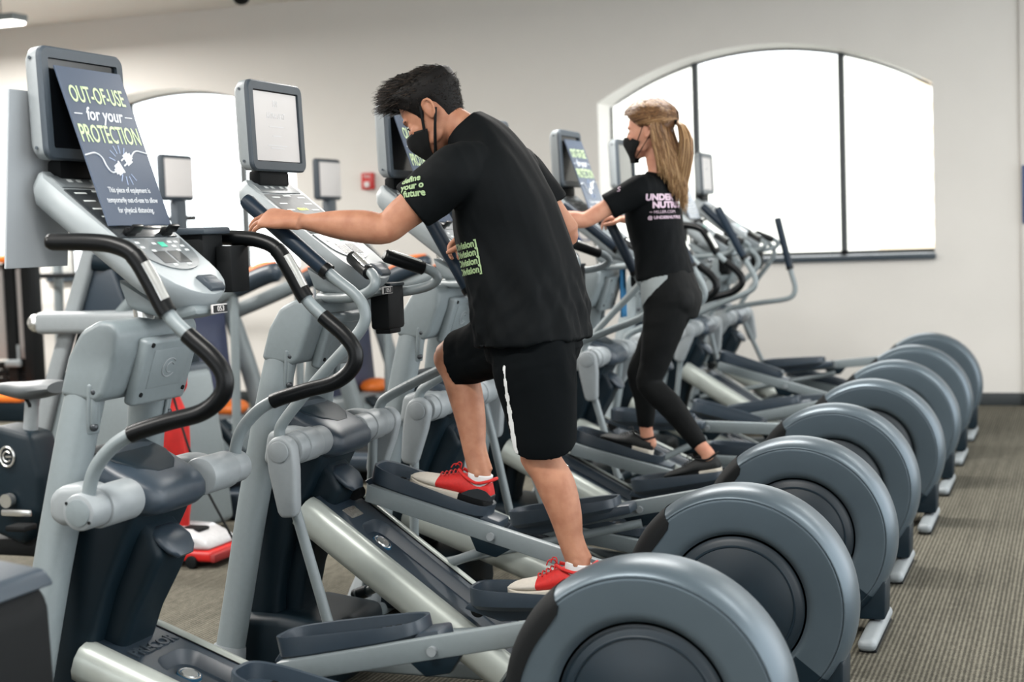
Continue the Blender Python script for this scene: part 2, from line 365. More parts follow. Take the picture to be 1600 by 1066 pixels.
# ------------------------------------------------------------------ the elliptical trainers
X0, Y0, PITCH = -.97, 3.506, 1.05
def P(x, w, z): return V((x-X0, w, z))
def xz(pts): return [(x-X0, z) for x, z in pts]
RL = 1.085      # pedal arm length
PIV = V((-1.67-X0, 0, .10))
CR = V((-.97-X0, 0, .355))
def B(fn, m, smooth=40):
    bm = bmesh.new(); fn(bm); return mesh(bm, m, smooth)
MS = {}
def build_meshes():
    # --- drum
    pr = [(.0, -.083), (.19, -.086), (.196, -.081), (.206, -.079), (.212, -.079), (.219, -.091), (.226, -.0965), (.234, -.0988), (.242, -.0995), (.312, -.1), (.3165, -.1), (.318, -.0993), (.3185, -.0962), (.3212, -.0962), (.322, -.0985), (.3235, -.0985), (.327, -.0965), (.338, -.083), (.347, -.06), (.352, -.03), (.353, 0)]
    full = pr+[(r, -y) for r, y in pr[-2::-1]]
    def drum(bm):
        lathe_y(bm, [p for p in full if p[0] > .2], CR.x, CR.z, 96)
        bmesh.ops.bisect_plane(bm, geom=bm.verts[:]+bm.edges[:]+bm.faces[:], plane_co=(0, 0, .03), plane_no=(0, 0, -1), clear_outer=True)
    MS['drum'] = B(drum, DRUM, 50)
    def disc(s):
        def f(bm):
            rr = lathe_y(bm, [(r, s*-y) for r, y in pr if r < .215][1:]+[(.215, s*.05)], CR.x, CR.z, 72)
            bm.faces.new(rr[0])
            lathe_y(bm, [(.173, s*.0862), (.175, s*.0885), (.179, s*.0885), (.181, s*.0862)], CR.x, CR.z, 64)
        return B(f, DISC, 40)
    MS['disc_l'] = disc(-1); MS['disc_r'] = disc(1)
    def badge(bm):
        box(bm, (CR.x-.0, -.0865, CR.z-.09), (.09, .004, .04), .0015)
    def slot(s):
        def f(bm):
            n = 22; A0, A1 = math.radians(128), math.radians(200)
            po = [(.3555, 0), (.3545, -.03), (.3495, -.06), (.340, -.084), (.3265, -.0985), (.319, -.102)]
            rows = []
            for k in range(n+1):
                a = A0+(A1-A0)*k/n; t = k/n
                ri = .302-.012*math.sin(min(1, t*5)*PI/2)+.03*t*t
                if k == 0: ri = .312
                row = [(r, y) for r, y in po]+[((ri+.319)/2, -.1035), (ri, -.1035), (ri, -.098)]
                rows.append([bm.verts.new((CR.x+r*math.cos(a), -s*y if s > 0 else y, CR.z+r*math.sin(a))) for r, y in row])
            for a, b in zip(rows, rows[1:]):
                for i in range(len(a)-1): bm.faces.new((a[i], a[i+1], b[i+1], b[i]))
        return B(f, BLACKM, 50)
    MS['slot_l'] = slot(-1); MS['slot_r'] = slot(1)
    def skirt(bm):
        lathe_y(bm, [(r+.0015, y*1.012) for r, y in full if r > .2 and abs(y) > -1], CR.x, CR.z, 40, math.radians(228), math.radians(322))
        bmesh.ops.bisect_plane(bm, geom=bm.verts[:]+bm.edges[:]+bm.faces[:], plane_co=(0, 0, .02), plane_no=(0, 0, -1), clear_outer=True)
    MS['skirt'] = B(skirt, NAVY, 50)
    MS['drum_base'] = B(lambda bm: prism(bm, xz([(-1.25, .06), (-.66, .06), (-.64, .25), (-.72, .12), (-.85, .05), (-1.1, .05), (-1.22, .12), (-1.3, .3), (-1.3, .15)][:2]+[(-.655, .2), (-1.27, .2)]), -.075, .075, .01), NAVY)
    def foot(bm):
        box(bm, P(-.695, -.06, .03), (.065, .52, .045), .022, 4)
        for s in (-1,): cyl(bm, P(-.675, -.312, .035), P(-.675, -.3095, .035), .007, 10)
    MS['rear_foot'] = B(foot, GREY2)
    MS['foot_pad'] = B(lambda bm: box(bm, P(-.695, -.06, .004), (.06, .46, .008), .002), BLACKM)
    def beam(bm):
        box(bm, P(-1.62, 0, .085), (1.75, .085, .06), .012, 3)
        box(bm, P(-2.6, 0, .035), (.09, .62, .05), .015, 3)
    MS['beam'] = B(beam, GREY)
    # --- masts
    for s, k in ((-1, 'l'), (1, 'r')):
        def mast(bm, s=s):
            limb(bm, [(P(-2.60, s*.277, .1), .040, .046), (P(-2.56, s*.243, .35), .041, .047), (P(-2.515, s*.204, .64), .043, .049), (P(-2.455, s*.165, .95), .045, .051), (P(-2.415, s*.143, 1.13), .045, .05), (P(-2.41, s*.14, 1.165), .04, .044)], n=24, sm=3, e=2.4)
        MS['mast_'+k] = B(mast, GREY)
        def boot(bm, s=s):
            limb(bm, [(P(-2.62, s*.29, 0), .06, .07), (P(-2.612, s*.284, .08), .056, .066), (P(-2.594, s*.272, .15), .048, .056), (P(-2.588, s*.267, .185), .043, .05)], n=24, sm=2, e=2.6)
        MS['boot_'+k] = B(boot, GREY2)
        def brk(bm, s=s):
            M = frame(P(-2.42, s*.147, 1.08), (.55, .83, 0), (.26, 0, 1)) if s < 0 else frame(P(-2.42, s*.147, 1.08), (-.55, .83, 0), (.26, 0, 1)); M = M @ Matrix.Translation((0, 0, .05))
            box(bm, (0, 0, 0), (.036, .135, .012), .014, 4, M)
            box(bm, (0, 0, .006), (.020, .085, .012), .008, 3, M)
        MS['brk_'+k] = B(brk, GREY)
        def bolt(bm, s=s):
            M = frame(P(-2.42, s*.147, 1.08), (.55, .83, 0) if s < 0 else (-.55, .83, 0), (.26, 0, 1)); M = M @ Matrix.Translation((0, 0, .057))
            for q in (-.047, .047): ball(bm, M @ V((0, q, 0)), (.0115,)*3, None, 2)
        MS['bolt_'+k] = B(bolt, mat('dark_bolt' if s < 0 else 'dark_bolt_b', (52, 56, 60), .35, .5))
    MS['mast_cover'] = B(lambda bm: prism(bm, xz([(-2.472, 1.105), (-2.44, 1.205), (-2.395, 1.272), (-2.34, 1.298), (-2.30, 1.292), (-2.282, 1.265), (-2.29, 1.21), (-2.335, 1.105), (-2.36, 1.085)]), -.192, .192, .022, 4, ang=12), GREY)
    def plate(bm):
        M = frame(P(-2.297, .028, 1.165), (0, 1, 0), (.36, 0, 1))
        box(bm, (0, -.01, 0), (.25, .185, .034), .012, 3, M)
        box(bm, (0, .0, .014), (.17, .11, .012), .004, 2, M)
    MS['plate'] = B(plate, GREY)
    def holes(bm):
        M = frame(P(-2.297, .028, 1.165), (0, 1, 0), (.36, 0, 1))
        for a in (-.085, .085):
            for b in (-.055, .055): cyl(bm, M @ V((a*1.18, b*1.25, .016)), M @ V((a*1.18, b*1.25, .0205)), .0065, 12)
    MS['holes'] = B(holes, BLACKM)
    def emblem(bm):
        M = frame(P(-2.297, .028, 1.165), (0, 1, 0), (.36, 0, 1))
        tube(bm, [M @ V((.032*math.cos(a), .026*math.sin(a), .0205)) for a in [math.radians(40+280*i/20) for i in range(21)]], .0022, 6)
        tube(bm, [M @ V((.018*math.cos(a)+.004, .014*math.sin(a), .0205)) for a in [math.radians(30+260*i/14) for i in range(15)]], .0018, 6)
    MS['emblem'] = B(emblem, GREY2)
    MS['neck'] = B(lambda bm: cyl(bm, P(-2.325, 0, 1.27), P(-2.345, 0, 1.44), .027, 24), CHROME)
    # --- console
    T, Bt = P(-2.515, 0, 1.675), P(-2.115, 0, 1.355)
    KM = frame(T, (0, 1, 0), T-Bt)        # x lateral, y up the panel, z normal
    Lc = (T-Bt).length
    MS['KM'] = KM; MS['Lc'] = Lc
    def outline(w0, w1, top, bot, rb, n=10):
        o = []
        for i in range(n+1):
            t = PI*i/n; o.append((w1*math.cos(t), -bot+rb-rb*math.sin(t)))
        o += [(-w0, -top-.03), (-w0+.03, -top), (w0-.03, -top), (w0, -top-.03)]
        return o[::-1]
    def console(bm):
        t = bmesh.new(); o = outline(.165, .15, -.02, Lc+.01, .13)
        prof = [(-.085, .76), (-.072, .92), (-.045, .99), (-.010, 1.0), (0, .982)]
        cx = -Lc*.5; R = []
        for z, s in prof:
            R.append([t.verts.new((x*s, cx+(y-cx)*(.97*s+.03) if z < -.05 else cx+(y-cx)*s, z-(.0 if y > cx else 0))) for x, y in o])
        skin(t, R)
        bmesh.ops.transform(t, matrix=KM, verts=t.verts); join(bm, t)
    MS['console'] = B(console, CONS, 50)
    def pan(x0, x1, y0, y1, z, h, bev=.008):
        def f(bm): box(bm, ((x0+x1)/2, -(y0+y1)/2, z), (x1-x0, y1-y0, h), bev, 2, KM)
        return f
    MS['disp_dark'] = B(pan(-.135, .135, .065, .275, 0, .008), PANELD); MS['disp_pale'] = B(pan(-.135, .135, .065, .275, 0, .008), PANELL)
    MS['topstrip'] = B(pan(-.13, .13, .005, .058, 0, .008), PANELG)
    def keyp(bm):
        t = bmesh.new(); o = [(-.135, -.282), (.135, -.282)]+[(.128*math.cos(a), -.33-.085*math.sin(a)) for a in [PI*i/12 for i in range(13)]]
        a = [t.verts.new((x, y, .0035)) for x, y in o]; b = [t.verts.new((x, y, -.003)) for x, y in o]
        skin(t, [b, a]); bmesh.ops.transform(t, matrix=KM, verts=t.verts); join(bm, t)
    MS['keypad'] = B(keyp, PANELG, 30)
    def btn(bm):
        for x, y in ((-.09, .30), (-.09, .32), (-.02, .305), (.06, .30), (.09, .30), (.06, .318), (.1, .318), (.06, .336), (.1, .336), (-.055, .335), (-.03, .395), (.035, .395)):
            box(bm, (x, -y, .0042), (.016, .008, .001), 0, 1, KM)
    MS['buttons'] = B(btn, BTN_W, 0)
    MS['go'] = B(lambda bm: (box(bm, (.015, -.31, .0045), (.028, .02, .0016), .0005, 1, KM)), BTN_G, 0)
    def pads(bm):
        for x in (-.04, .03): box(bm, (x, -.362, .0038), (.058, .05, .0012), .0004, 1, KM)
    MS['pads'] = B(pads, PANELD, 0)
    def rock(bm):
        t = bmesh.new(); prism(t, [(-.03, -.004), (-.028, .008), (-.012, .014), (0, .011), (.012, .014), (.028, .008), (.03, -.004)], -.034, .034, .003)
        M = KM @ Matrix.Translation((.03, -Lc+.035, .002)) @ Matrix.Rotation(PI/2, 4, 'Z'); bmesh.ops.transform(t, matrix=M, verts=t.verts); join(bm, t)
    MS['rocker'] = B(rock, BEZEL)
    MS['numplate'] = B(lambda bm: box(bm, P(-2.112, .02, 1.312), (.006, .075, .024), .002), PAPER)
    MS['numblack'] = B(lambda bm: box(bm, P(-2.1085, .02, 1.312), (.003, .067, .019), 0), BLACK)
    t = text_bm('053', .02, .0004, 1.2); bmesh.ops.transform(t, matrix=frame(P(-2.1065, .02, 1.312), (0, 1, 0), (0, 0, 1)), verts=t.verts); MS['numbers'] = mesh(t, PAPER, 0)
    MS['under'] = B(lambda bm: prism(bm, xz([(-2.36, 1.40), (-2.25, 1.335), (-2.125, 1.325), (-2.12, 1.30), (-2.2, 1.285), (-2.33, 1.32)]), -.075, .075, .016), GREY)
    t = text_bm('SELECT A', .016, .0003, 1.0); bmesh.ops.transform(t, matrix=KM @ Matrix.Translation((.0, -.15, .0052)), verts=t.verts); MS['glow'] = mesh(t, GLOW, 0)
    def marks(bm):
        for i in range(5):
            for x in (-.085, .085): box(bm, (x, -.085-.034*i, .0045), (.05, .006, .0008), 0, 1, KM)
        for x in (-.07, -.03, .03, .07): box(bm, (x, -.03, .0045), (.02, .012, .0008), 0, 1, KM)
        box(bm, (0, -.076, .0045), (.05, .008, .0008), 0, 1, KM)
    MS['marks'] = B(marks, BTN_W, 0)
    MS['clips'] = [B(lambda bm, x=x: (box(bm, (x, -.264, .012), (.045, .018, .022), .005, 2, KM), box(bm, (x, -.274, .03), (.045, .01, .024), .003, 2, KM)), BLACK) for x in (-.085, .085)]
    # --- monitor
    def rr(w, h, r, n=5):
        o = []
        for cx, cy, a0 in ((w-r, h-r, 0), (-w+r, h-r, 90), (-w+r, -h+r, 180), (w-r, -h+r, 270)):
            for i in range(n+1):
                a = math.radians(a0+90*i/n); o.append((cx+r*math.cos(a), cy+r*math.sin(a)))
        return o
    MM = frame(P(-2.475, 0, 1.858), (0, 1, 0), (-.03, 0, 1))
    MS['MM'] = MM
    def shell(bm):
        t = bmesh.new(); R = []
        for z, s in ((-.062, .82), (-.058, .9), (-.04, .985), (-.012, 1.0)): R.append([t.verts.new((x*s, y*s, z)) for x, y in rr(.183, .146, .03)])
        skin(t, R); bmesh.ops.transform(t, matrix=MM, verts=t.verts); join(bm, t)
    MS['monitor'] = B(shell, GREY2, 40)
    def bez(bm):
        t = bmesh.new(); A = rr(.183, .146, .03); C = rr(.178, .141, .026); D = rr(.152, .116, .006); 
        R = [[t.verts.new((x, y, z)) for x, y in o] for o, z in ((A, -.012), (A, -.003), (C, .002), (D, .002), (D, -.008))]
        skin(t, R, False); bmesh.ops.transform(t, matrix=MM, verts=t.verts); join(bm, t)
    MS['bezel'] = B(bez, BEZEL, 40)
    MS['screen'] = B(lambda bm: box(bm, (0, 0, -.009), (.304, .232, .004), 0, 1, MM), SCRN, 0)
    MS['paper'] = B(lambda bm: box(bm, (.002, .0, -.0055), (.292, .224, .0012), 0, 1, MM), PAPER, 0)
    MS['stem'] = B(lambda bm: (box(bm, P(-2.515, 0, 1.69), (.045, .2, .05), .01, 2)), BLACKM)
    MS['screws'] = B(lambda bm: [cyl(bm, MM @ V((-.1835, y, -.03)), MM @ V((-.1855, y, -.03)), .0045, 10) for y in (.115, -.115)], BEZEL)
    # --- drive shroud
    MS['shroud'] = B(lambda bm: prism(bm, xz([(-2.47, .90), (-2.38, .92), (-2.29, .84), (-2.295, .78), (-2.34, .70), (-2.40, .58), (-2.45, .44), (-2.48, .3), (-2.48, .12), (-2.58, .12), (-2.6, .3), (-2.565, .52), (-2.51, .76)]), -.14, .14, .02, 3, ang=8), NAVY, 60)
    def ridge(bm):
        for s in (-1, 1):
            tube(bm, [P(-2.40, s*.14, .80), P(-2.425, s*.141, .66), P(-2.47, s*.141, .5), P(-2.52, s*.14, .34)], [.004, .009, .009, .004], 8, 5)
    MS['ridge'] = B(ridge, NAVY)
    MS['column'] = B(lambda bm: prism(bm, xz([(-2.36, .80), (-2.285, .72), (-2.262, .668), (-2.30, .60), (-2.36, .50), (-2.40, .40), (-2.43, .28), (-2.43, .12), (-2.5, .12), (-2.5, .5)]), -.082, .082, .025, 4, ang=8), NAVY, 60)
    def hood(bm):
        t = bmesh.new(); R = []
        # stations from the mast to the nose: x, half width, z top, z bottom
        for x, wd, zt, zb in ((-2.48, .11, .93, .87), (-2.47, .14, .955, .85), (-2.40, .152, .95, .82), (-2.34, .152, .918, .79), (-2.29, .144, .893, .775), (-2.255, .13, .872, .782), (-2.235, .112, .853, .797), (-2.23, .095, .84, .808)):
            c = P(x, 0, (zt+zb)/2); R.append(ring(t, c, V((0, 1, 0)), V((0, 0, 1)), wd, (zt-zb)/2, 28, 4))
        skin(t, R); join(bm, t)
    MS['hood'] = B(hood, SLATE, 60)
    def well(bm):
        t = bmesh.new(); R = []
        for x, wd, z, h in ((-2.462, .10, .953, .004), (-2.43, .125, .950, .007), (-2.36, .12, .923, .009), (-2.315, .09, .902, .008), (-2.285, .04, .887, .004)):
            R.append(ring(t, P(x, 0, z), V((0, 1, 0)), V((.3, 0, 1)).normalized(), wd, h, 24, 3))
        skin(t, R); join(bm, t)
    MS['well'] = B(well, NAVY, 60)
    def scoop(bm):
        t = bmesh.new(); R = []
        for x, wd, z, h in ((-2.31, .052, .735, .010), (-2.295, .068, .722, .016), (-2.27, .072, .70, .018), (-2.25, .060, .676, .014), (-2.238, .036, .660, .008)):
            R.append(ring(t, P(x, 0, z), V((0, 1, 0)), V((.85, 0, .55)).normalized(), wd, h, 24, 2.4))
        skin(t, R); join(bm, t)
    MS['scoop'] = B(scoop, SLATE, 60)
    MS['fbox'] = B(lambda bm: prism(bm, xz([(-2.62, .03), (-2.26, .03), (-2.245, .1), (-2.255, .24), (-2.45, .265), (-2.61, .265)]), -.2, .2, .03, 3), NAVY)
    # --- ramp, origin at the pivot, running along -x
    def rail(s):
        def f(bm):
            R = []
            for u in (0.02, .3, .6, .84, .865):
                k = 1 if u < .85 else .93
                o = [(-.046*s*0+.0, -.055), (.03*s, -.05), (.045*s, -.02), (.046*s, .02), (.034*s, .048), (.012*s, .058), (-.012*s, .058), (-.02*s, .05), (-.02*s, -.05)]
                R.append([bm.verts.new((-u, s*.135+y*1.0, z*k)) for y, z in o])
            skin(bm, R); bevel(bm, .006, 2, 40)
        return B(f, SILV, 60)
    MS['rail_l'] = rail(-1); MS['rail_r'] = rail(1)
    def tray(bm):
        t = bmesh.new(); box(t, (-.435, 0, .0), (.85, .232, .09), .006, 2); join(bm, t)
    def tray2(bm):
        # deck with a long rounded recess
        def pill(u0, u1, wd, r, z, n=7):
            o = []
            for cx, cy, a0 in ((u1-r, wd-r, 0), (u0+r, wd-r, 90), (u0+r, -wd+r, 180), (u1-r, -wd+r, 270)):
                for i in range(n+1):
                    a = math.radians(a0+90*i/n); o.append((-(cx+r*math.cos(a)), cy+r*math.sin(a), z))
            return o
        O = pill(.0, .862, .116, .006, .052); I = pill(.06, .70, .085, .055, .052); I2 = pill(.066, .694, .079, .05, .047); J = pill(.085, .675, .062, .04, .02); Bt_ = pill(.0, .862, .116, .006, -.05)
        R = [[bm.verts.new(p) for p in o] for o in (Bt_, O, I, I2, J)]
        skin(bm, R)
    MS['tray'] = B(tray2, SLATE, 30)
    MS['gap'] = B(lambda bm: [box(bm, (-.43, s*.1185, .049), (.86, .006, .012), 0) for s in (-1, 1)], BLACK, 0)
    def badge2(bm):
        cyl(bm, (-.62, 0, .02), (-.62, 0, .026), .036, 28, .034)
    MS['rbadge'] = B(badge2, mat('blue_badge', (38, 84, 112), .25))
    def badge3(bm):
        cyl(bm, (-.62, 0, .026), (-.62, 0, .029), .024, 24, .022)
        tube(bm, [V((-.62+.029*math.cos(a), .029*math.sin(a), .026)) for a in [2*PI*i/24 for i in range(25)]], .003, 6)
    MS['rbadge2'] = B(badge3, CHROME)
    t = text_bm('PRECOR', .05, .004, 1.05, 0, 'CENTER', .0015); bmesh.ops.transform(t, matrix=Matrix.Translation((-.745, 0, .053)) @ frame((0, 0, 0), (0, 1, 0), (-1, 0, 0)), verts=t.verts); MS['ramptext'] = mesh(t, BEZEL, 30)
    MS['sticker'] = B(lambda bm: box(bm, (-.755, -.02, .0527), (.045, .085, .001), 0), mat('foil_sticker', (200, 196, 188), .2, .8), 0)
    # --- pedal arm: origin at the crank pin, runs along -x to the roller
    def arm(bm):
        box(bm, (-RL/2+.03, 0, 0), (RL-.02, .034, .058), .006, 2)
        cyl(bm, (-.02, -.018, 0), (-.02, .018, 0), .03, 20)
    MS['arm'] = B(arm, GREY)
    MS['abolt'] = B(lambda bm: [cyl(bm, (-RL+.5, -.03, -.005), (-RL+.5, .03, -.005), .013, 14)], GREY2)
    MS['bracket'] = B(lambda bm: prism(bm, [(-RL+.42, -.02), (-RL+.58, -.02), (-RL+.53, -.07), (-RL+.46, -.07)], -.014, .014, .004), NAVY)
    MS['roller'] = B(lambda bm: cyl(bm, (-RL, -.02, -.012), (-RL, .02, -.012), .024, 20), BLACKM)
    def pedal(bm):
        n = 40; R = []
        def out(k, grow, z0):
            o = []
            for i in range(n):
                t = 2*PI*i/n; c, s = math.cos(t), math.sin(t)
                x = math.copysign(abs(c)**(2/3.6), c); y = math.copysign(abs(s)**(2/3.6), s)
                o.append((-RL+.235+x*(.215+grow), y*(.086+grow)))
            return o
        def zt(x):   # rim height: tall at the toe, low at the heel
            t = (x-(-RL+.02))/.43; return .088-.022*max(0, min(1, t))
        A = out(0, -.012, 0); Bq = out(0, 0, 0); Cq = out(0, -.009, 0); Dq = out(0, -.014, 0)
        R.append([bm.verts.new((x, y, .02)) for x, y in A]); R.append([bm.verts.new((x, y, .034)) for x, y in Bq])
        R.append([bm.verts.new((x, y, zt(x)-.004)) for x, y in Bq]); R.append([bm.verts.new((x*1+0, y*.985, zt(x))) for x, y in Bq])
        R.append([bm.verts.new((x, y, zt(x)-.002)) for x, y in Cq]); R.append([bm.verts.new((x, y, .044)) for x, y in Dq])
        skin(bm, R)
        prism(bm, [(-RL+.0, .02), (-RL+.12, -.02), (-RL+.5, .0), (-RL+.5, .034), (-RL+.03, .046)], -.05, .05, .008)
    MS['pedal'] = B(pedal, SLATE, 35)
    MS['tread'] = B(lambda bm: [box(bm, (-RL+.1+.03*i, 0, .0455), (.018, .12, .003), .001, 1) for i in range(10)], BLACKM, 0)
    MS['link'] = B(lambda bm: (cyl(bm, (0, 0, 0), (1, 0, 0), .0165, 16), ball(bm, (0, 0, 0), (.024,)*3, None, 2)), GREY)
    MS['link_tip'] = B(lambda bm: cyl(bm, (-.02, 0, 0), (.05, 0, 0), .022, 16), NAVY)
    # --- moving arm, origin at the pivot
    path = [(-.01, 0), (-.028, .05), (0, .1), (.12, .225), (.235, .335), (.278, .39), (.278, .435), (.25, .475), (.18, .53), (.03, .655), (-.10, .765)]
    for s, k in ((-1, 'l'), (1, 'r')):
        MS['marm_'+k] = B(lambda bm, s=s: tube(bm, [V((x, s*.018, z)) for x, z in path[:-1]], .0175, 16, 6), GREY)
        MS['mgrip_'+k] = B(lambda bm, s=s: tube(bm, [V((x, s*.018, z)) for x, z in [(.155, .55), (.150, .554), (.03, .655), (-.10, .765), (-.107, .771)]], [.019, .0235, .0245, .0245, .016], 18, 2), GRIPB)
        MS['mring_'+k] = B(lambda bm, s=s: tube(bm, [V((x, s*.018, z)) for x, z in [(.165, .542), (.15, .554)]], .0262, 18), BLACK)
        MS['mrod_'+k] = B(lambda bm, s=s: tube(bm, [V((-.028, s*.018, .05)), V((-.03, s*.018, -.02)), V((.02, s*.02, -.2)), V((.13, s*.02, -.6))], .017, 16, 5), GREY)
        def pod(bm, s=s):
            t = bmesh.new(); o = []
            for i in range(13):
                a = PI*i/12; o.append((.047*math.cos(a), .047*math.sin(a)+.0))
            o += [(-.047, -.06), (-.03, -.185), (-.02, -.205), (.024, -.205), (.034, -.185), (.047, -.06)]
            M = Matrix.Rotation(math.radians(-4), 4, 'Y')
            prism(t, o, s*.03, s*.078, .013, 3, ang=20); bmesh.ops.transform(t, matrix=M, verts=t.verts); join(bm, t)
        MS['pod_'+k] = B(pod, GREY2, 50)
        MS['podcap_'+k] = B(lambda bm, s=s: cyl(bm, (0, s*.074, 0), (0, s*.084, 0), .033, 28, bev=.003), GREY2)
        def podslot(bm, s=s):
            box(bm, (.036, s*.056, -.105), (.02, .012, .13), .004, 2)
        MS['podslot_'+k] = B(podslot, NAVY)
        MS['hub_'+k] = B(lambda bm, s=s: (cyl(bm, P(-2.30, s*.13, .84), P(-2.30, s*.345, .84), .048, 32, bev=.005), cyl(bm, P(-2.30, s*.2, .84), P(-2.30, s*.29, .84), .053, 32, bev=.004), prism(bm, xz([(-2.44, .78), (-2.42, .88), (-2.36, .9), (-2.28, .89), (-2.28, .79), (-2.37, .77)]), min(s*.2, s*.27), max(s*.2, s*.27), .02, 3)), GREY2)
        # fixed heart rate bar of the arm machines
        hp = [(-2.33, .03, 1.295), (-2.24, .11, 1.295), (-2.13, .205, 1.30), (-2.06, .24, 1.315), (-2.03, .245, 1.34), (-2.045, .225, 1.368), (-2.10, .175, 1.395)]
        MS['hrbar_'+k] = B(lambda bm, s=s: tube(bm, [P(x, s*w, z) for x, w, z in hp], .0165, 16, 6), GREY)
        MS['hrgrip_'+k] = B(lambda bm, s=s: tube(bm, [P(x, s*w, z) for x, w, z in [(-2.06, .213, 1.373), (-2.064, .21, 1.375), (-2.16, .125, 1.422), (-2.165, .12, 1.425)]], [.016, .0225, .0225, .016], 18, 1), BLACK)
        MS['hrplate_'+k] = B(lambda bm, s=s: tube(bm, [P(x, s*w, z+.008) for x, w, z in [(-2.073, .202, 1.38), (-2.145, .138, 1.415)]], .0175, 16), CHROME)
        # fixed S shaped handlebar
        q = [(-2.29, .84), (-2.265, .93), (-2.215, .99), (-2.15, 1.03), (-2.05, 1.06), (-1.95, 1.085), (-1.895, 1.125), (-1.885, 1.17), (-1.915, 1.215), (-1.98, 1.27), (-2.03, 1.32), (-2.075, 1.40), (-2.115, 1.46), (-2.165, 1.485), (-2.23, 1.495), (-2.345, 1.50)]
        qq = catmull([P(x, s*.35, z) for x, z in q], 6); N_ = len(qq)
        def seg(a, b): return [qq[i] for i in range(a*6, min(b*6+1, N_))]
        MS['sbar_'+k] = B(lambda bm: tube(bm, qq, .0175, 16), GREY)
        def sl(a, b, r): return B(lambda bm: tube(bm, seg(a, b), r, 18), BLACK)
        MS['sfoam_'+k] = sl(3, 9, .0215)
        MS['sgrip_'+k] = sl(10, 12, .0235); MS['stop_'+k] = sl(12, 15, .0215)
        MS['stip_'+k] = B(lambda bm: ball(bm, qq[-1], (.0215,)*3, None, 2), BLACK)
        MS['splate_'+k] = B(lambda bm, s=s: tube(bm, [p+V((.006, -.004, .004)) for p in seg(10, 12)[2:-3]], .0205, 16, flat=.8), CHROME)
        MS['shub_'+k] = B(lambda bm, s=s: (cyl(bm, P(-2.29, s*.17, .84), P(-2.29, s*.31, .84), .053, 36, bev=.006), cyl(bm, P(-2.29, s*.29, .84), P(-2.29, s*.385, .84), .046, 36, bev=.008)), GREY2)
        MS['sclamp_'+k] = B(lambda bm, s=s: prism(bm, xz([(-2.445, .80), (-2.445, .86), (-2.41, .89), (-2.34, .893), (-2.30, .87), (-2.30, .80), (-2.34, .785), (-2.41, .785)]), min(s*.2, s*.3), max(s*.2, s*.3), .026, 4), GREY2)
        MS['scap_'+k] = B(lambda bm, s=s: (cyl(bm, P(-2.29, s*.383, .84), P(-2.29, s*.388, .84), .034, 28, bev=.002)), GREY)
        MS['sdot_'+k] = B(lambda bm, s=s: [cyl(bm, P(-2.29+.039*a, s*.383, .84+.039*b), P(-2.29+.039*a, s*.387, .84+.039*b), .004, 10) for a, b in ((-.8, .6), (.8, -.6))], BLACKM)
    MS['ctrl'] = B(lambda bm: (box(bm, P(-2.16, .12, 1.255), (.07, .13, .15), .012, 2), box(bm, P(-2.16, .12, 1.175), (.055, .09, .02), .006, 2)), BLACKM)
    MS['ctrl_top'] = B(lambda bm: box(bm, P(-2.15, .12, 1.327), (.06, .115, .012), .004, 2), NAVY)
    MS['holder'] = B(lambda bm: (prism(bm, xz([(-2.38, 1.52), (-2.26, 1.515), (-2.26, 1.46), (-2.28, 1.36), (-2.33, 1.36), (-2.38, 1.44)]), .2, .31, .012, 2), box(bm, P(-2.235, .31, 1.41), (.05, .1, .13), .006, 2)), BLACKM)
    MS['holder_rim'] = B(lambda bm: box(bm, P(-2.31, .255, 1.518), (.13, .14, .02), .006, 2), BEZEL)
    t = bmesh.new(); box(t, P(-2.245, .372, 1.475), (.05, .015, .012), .002); MS['slip'] = mesh(t, PAPER)
    def lines(bm):
        for s, y, sz in (('EM', .075, .03), ('EXTRA UEXT', .035, .026)):
            t = text_bm(s, sz, .0004, .8); bmesh.ops.transform(t, matrix=MM @ Matrix.Translation((.0, y, -.0045)), verts=t.verts); join(bm, t)
        for y, wd in ((.0, .1), (-.03, .06), (-.062, .13), (-.07, .09)): box(bm, (0, y, -.0045), (wd, .003, .0006), 0, 1, MM)
    MS['plines'] = B(lines, mat('faint_print', (204, 203, 204), .6), 0)
build_meshes()
def crank(th): return CR+V((.255*math.cos(th), 0, .2*math.sin(th)))
def arm_pose(th, ramp):
    """pin position and arm angle so that the roller rides on the ramp"""
    R = crank(th); best = None
    for i in range(900):
        u = .05+i*.001
        d = V((-math.cos(ramp), 0, math.sin(ramp))); n = V((math.sin(ramp), 0, math.cos(ramp)))
        F = PIV+d*u+n*.092
        e = abs((F-R).length-RL)
        if best is None or e < best[0]: best = (e, F)
    F = best[1]; d = (F-R).normalized()
    return R, math.atan2(d.z, -d.x)      # rotation about +y
MACH = {}
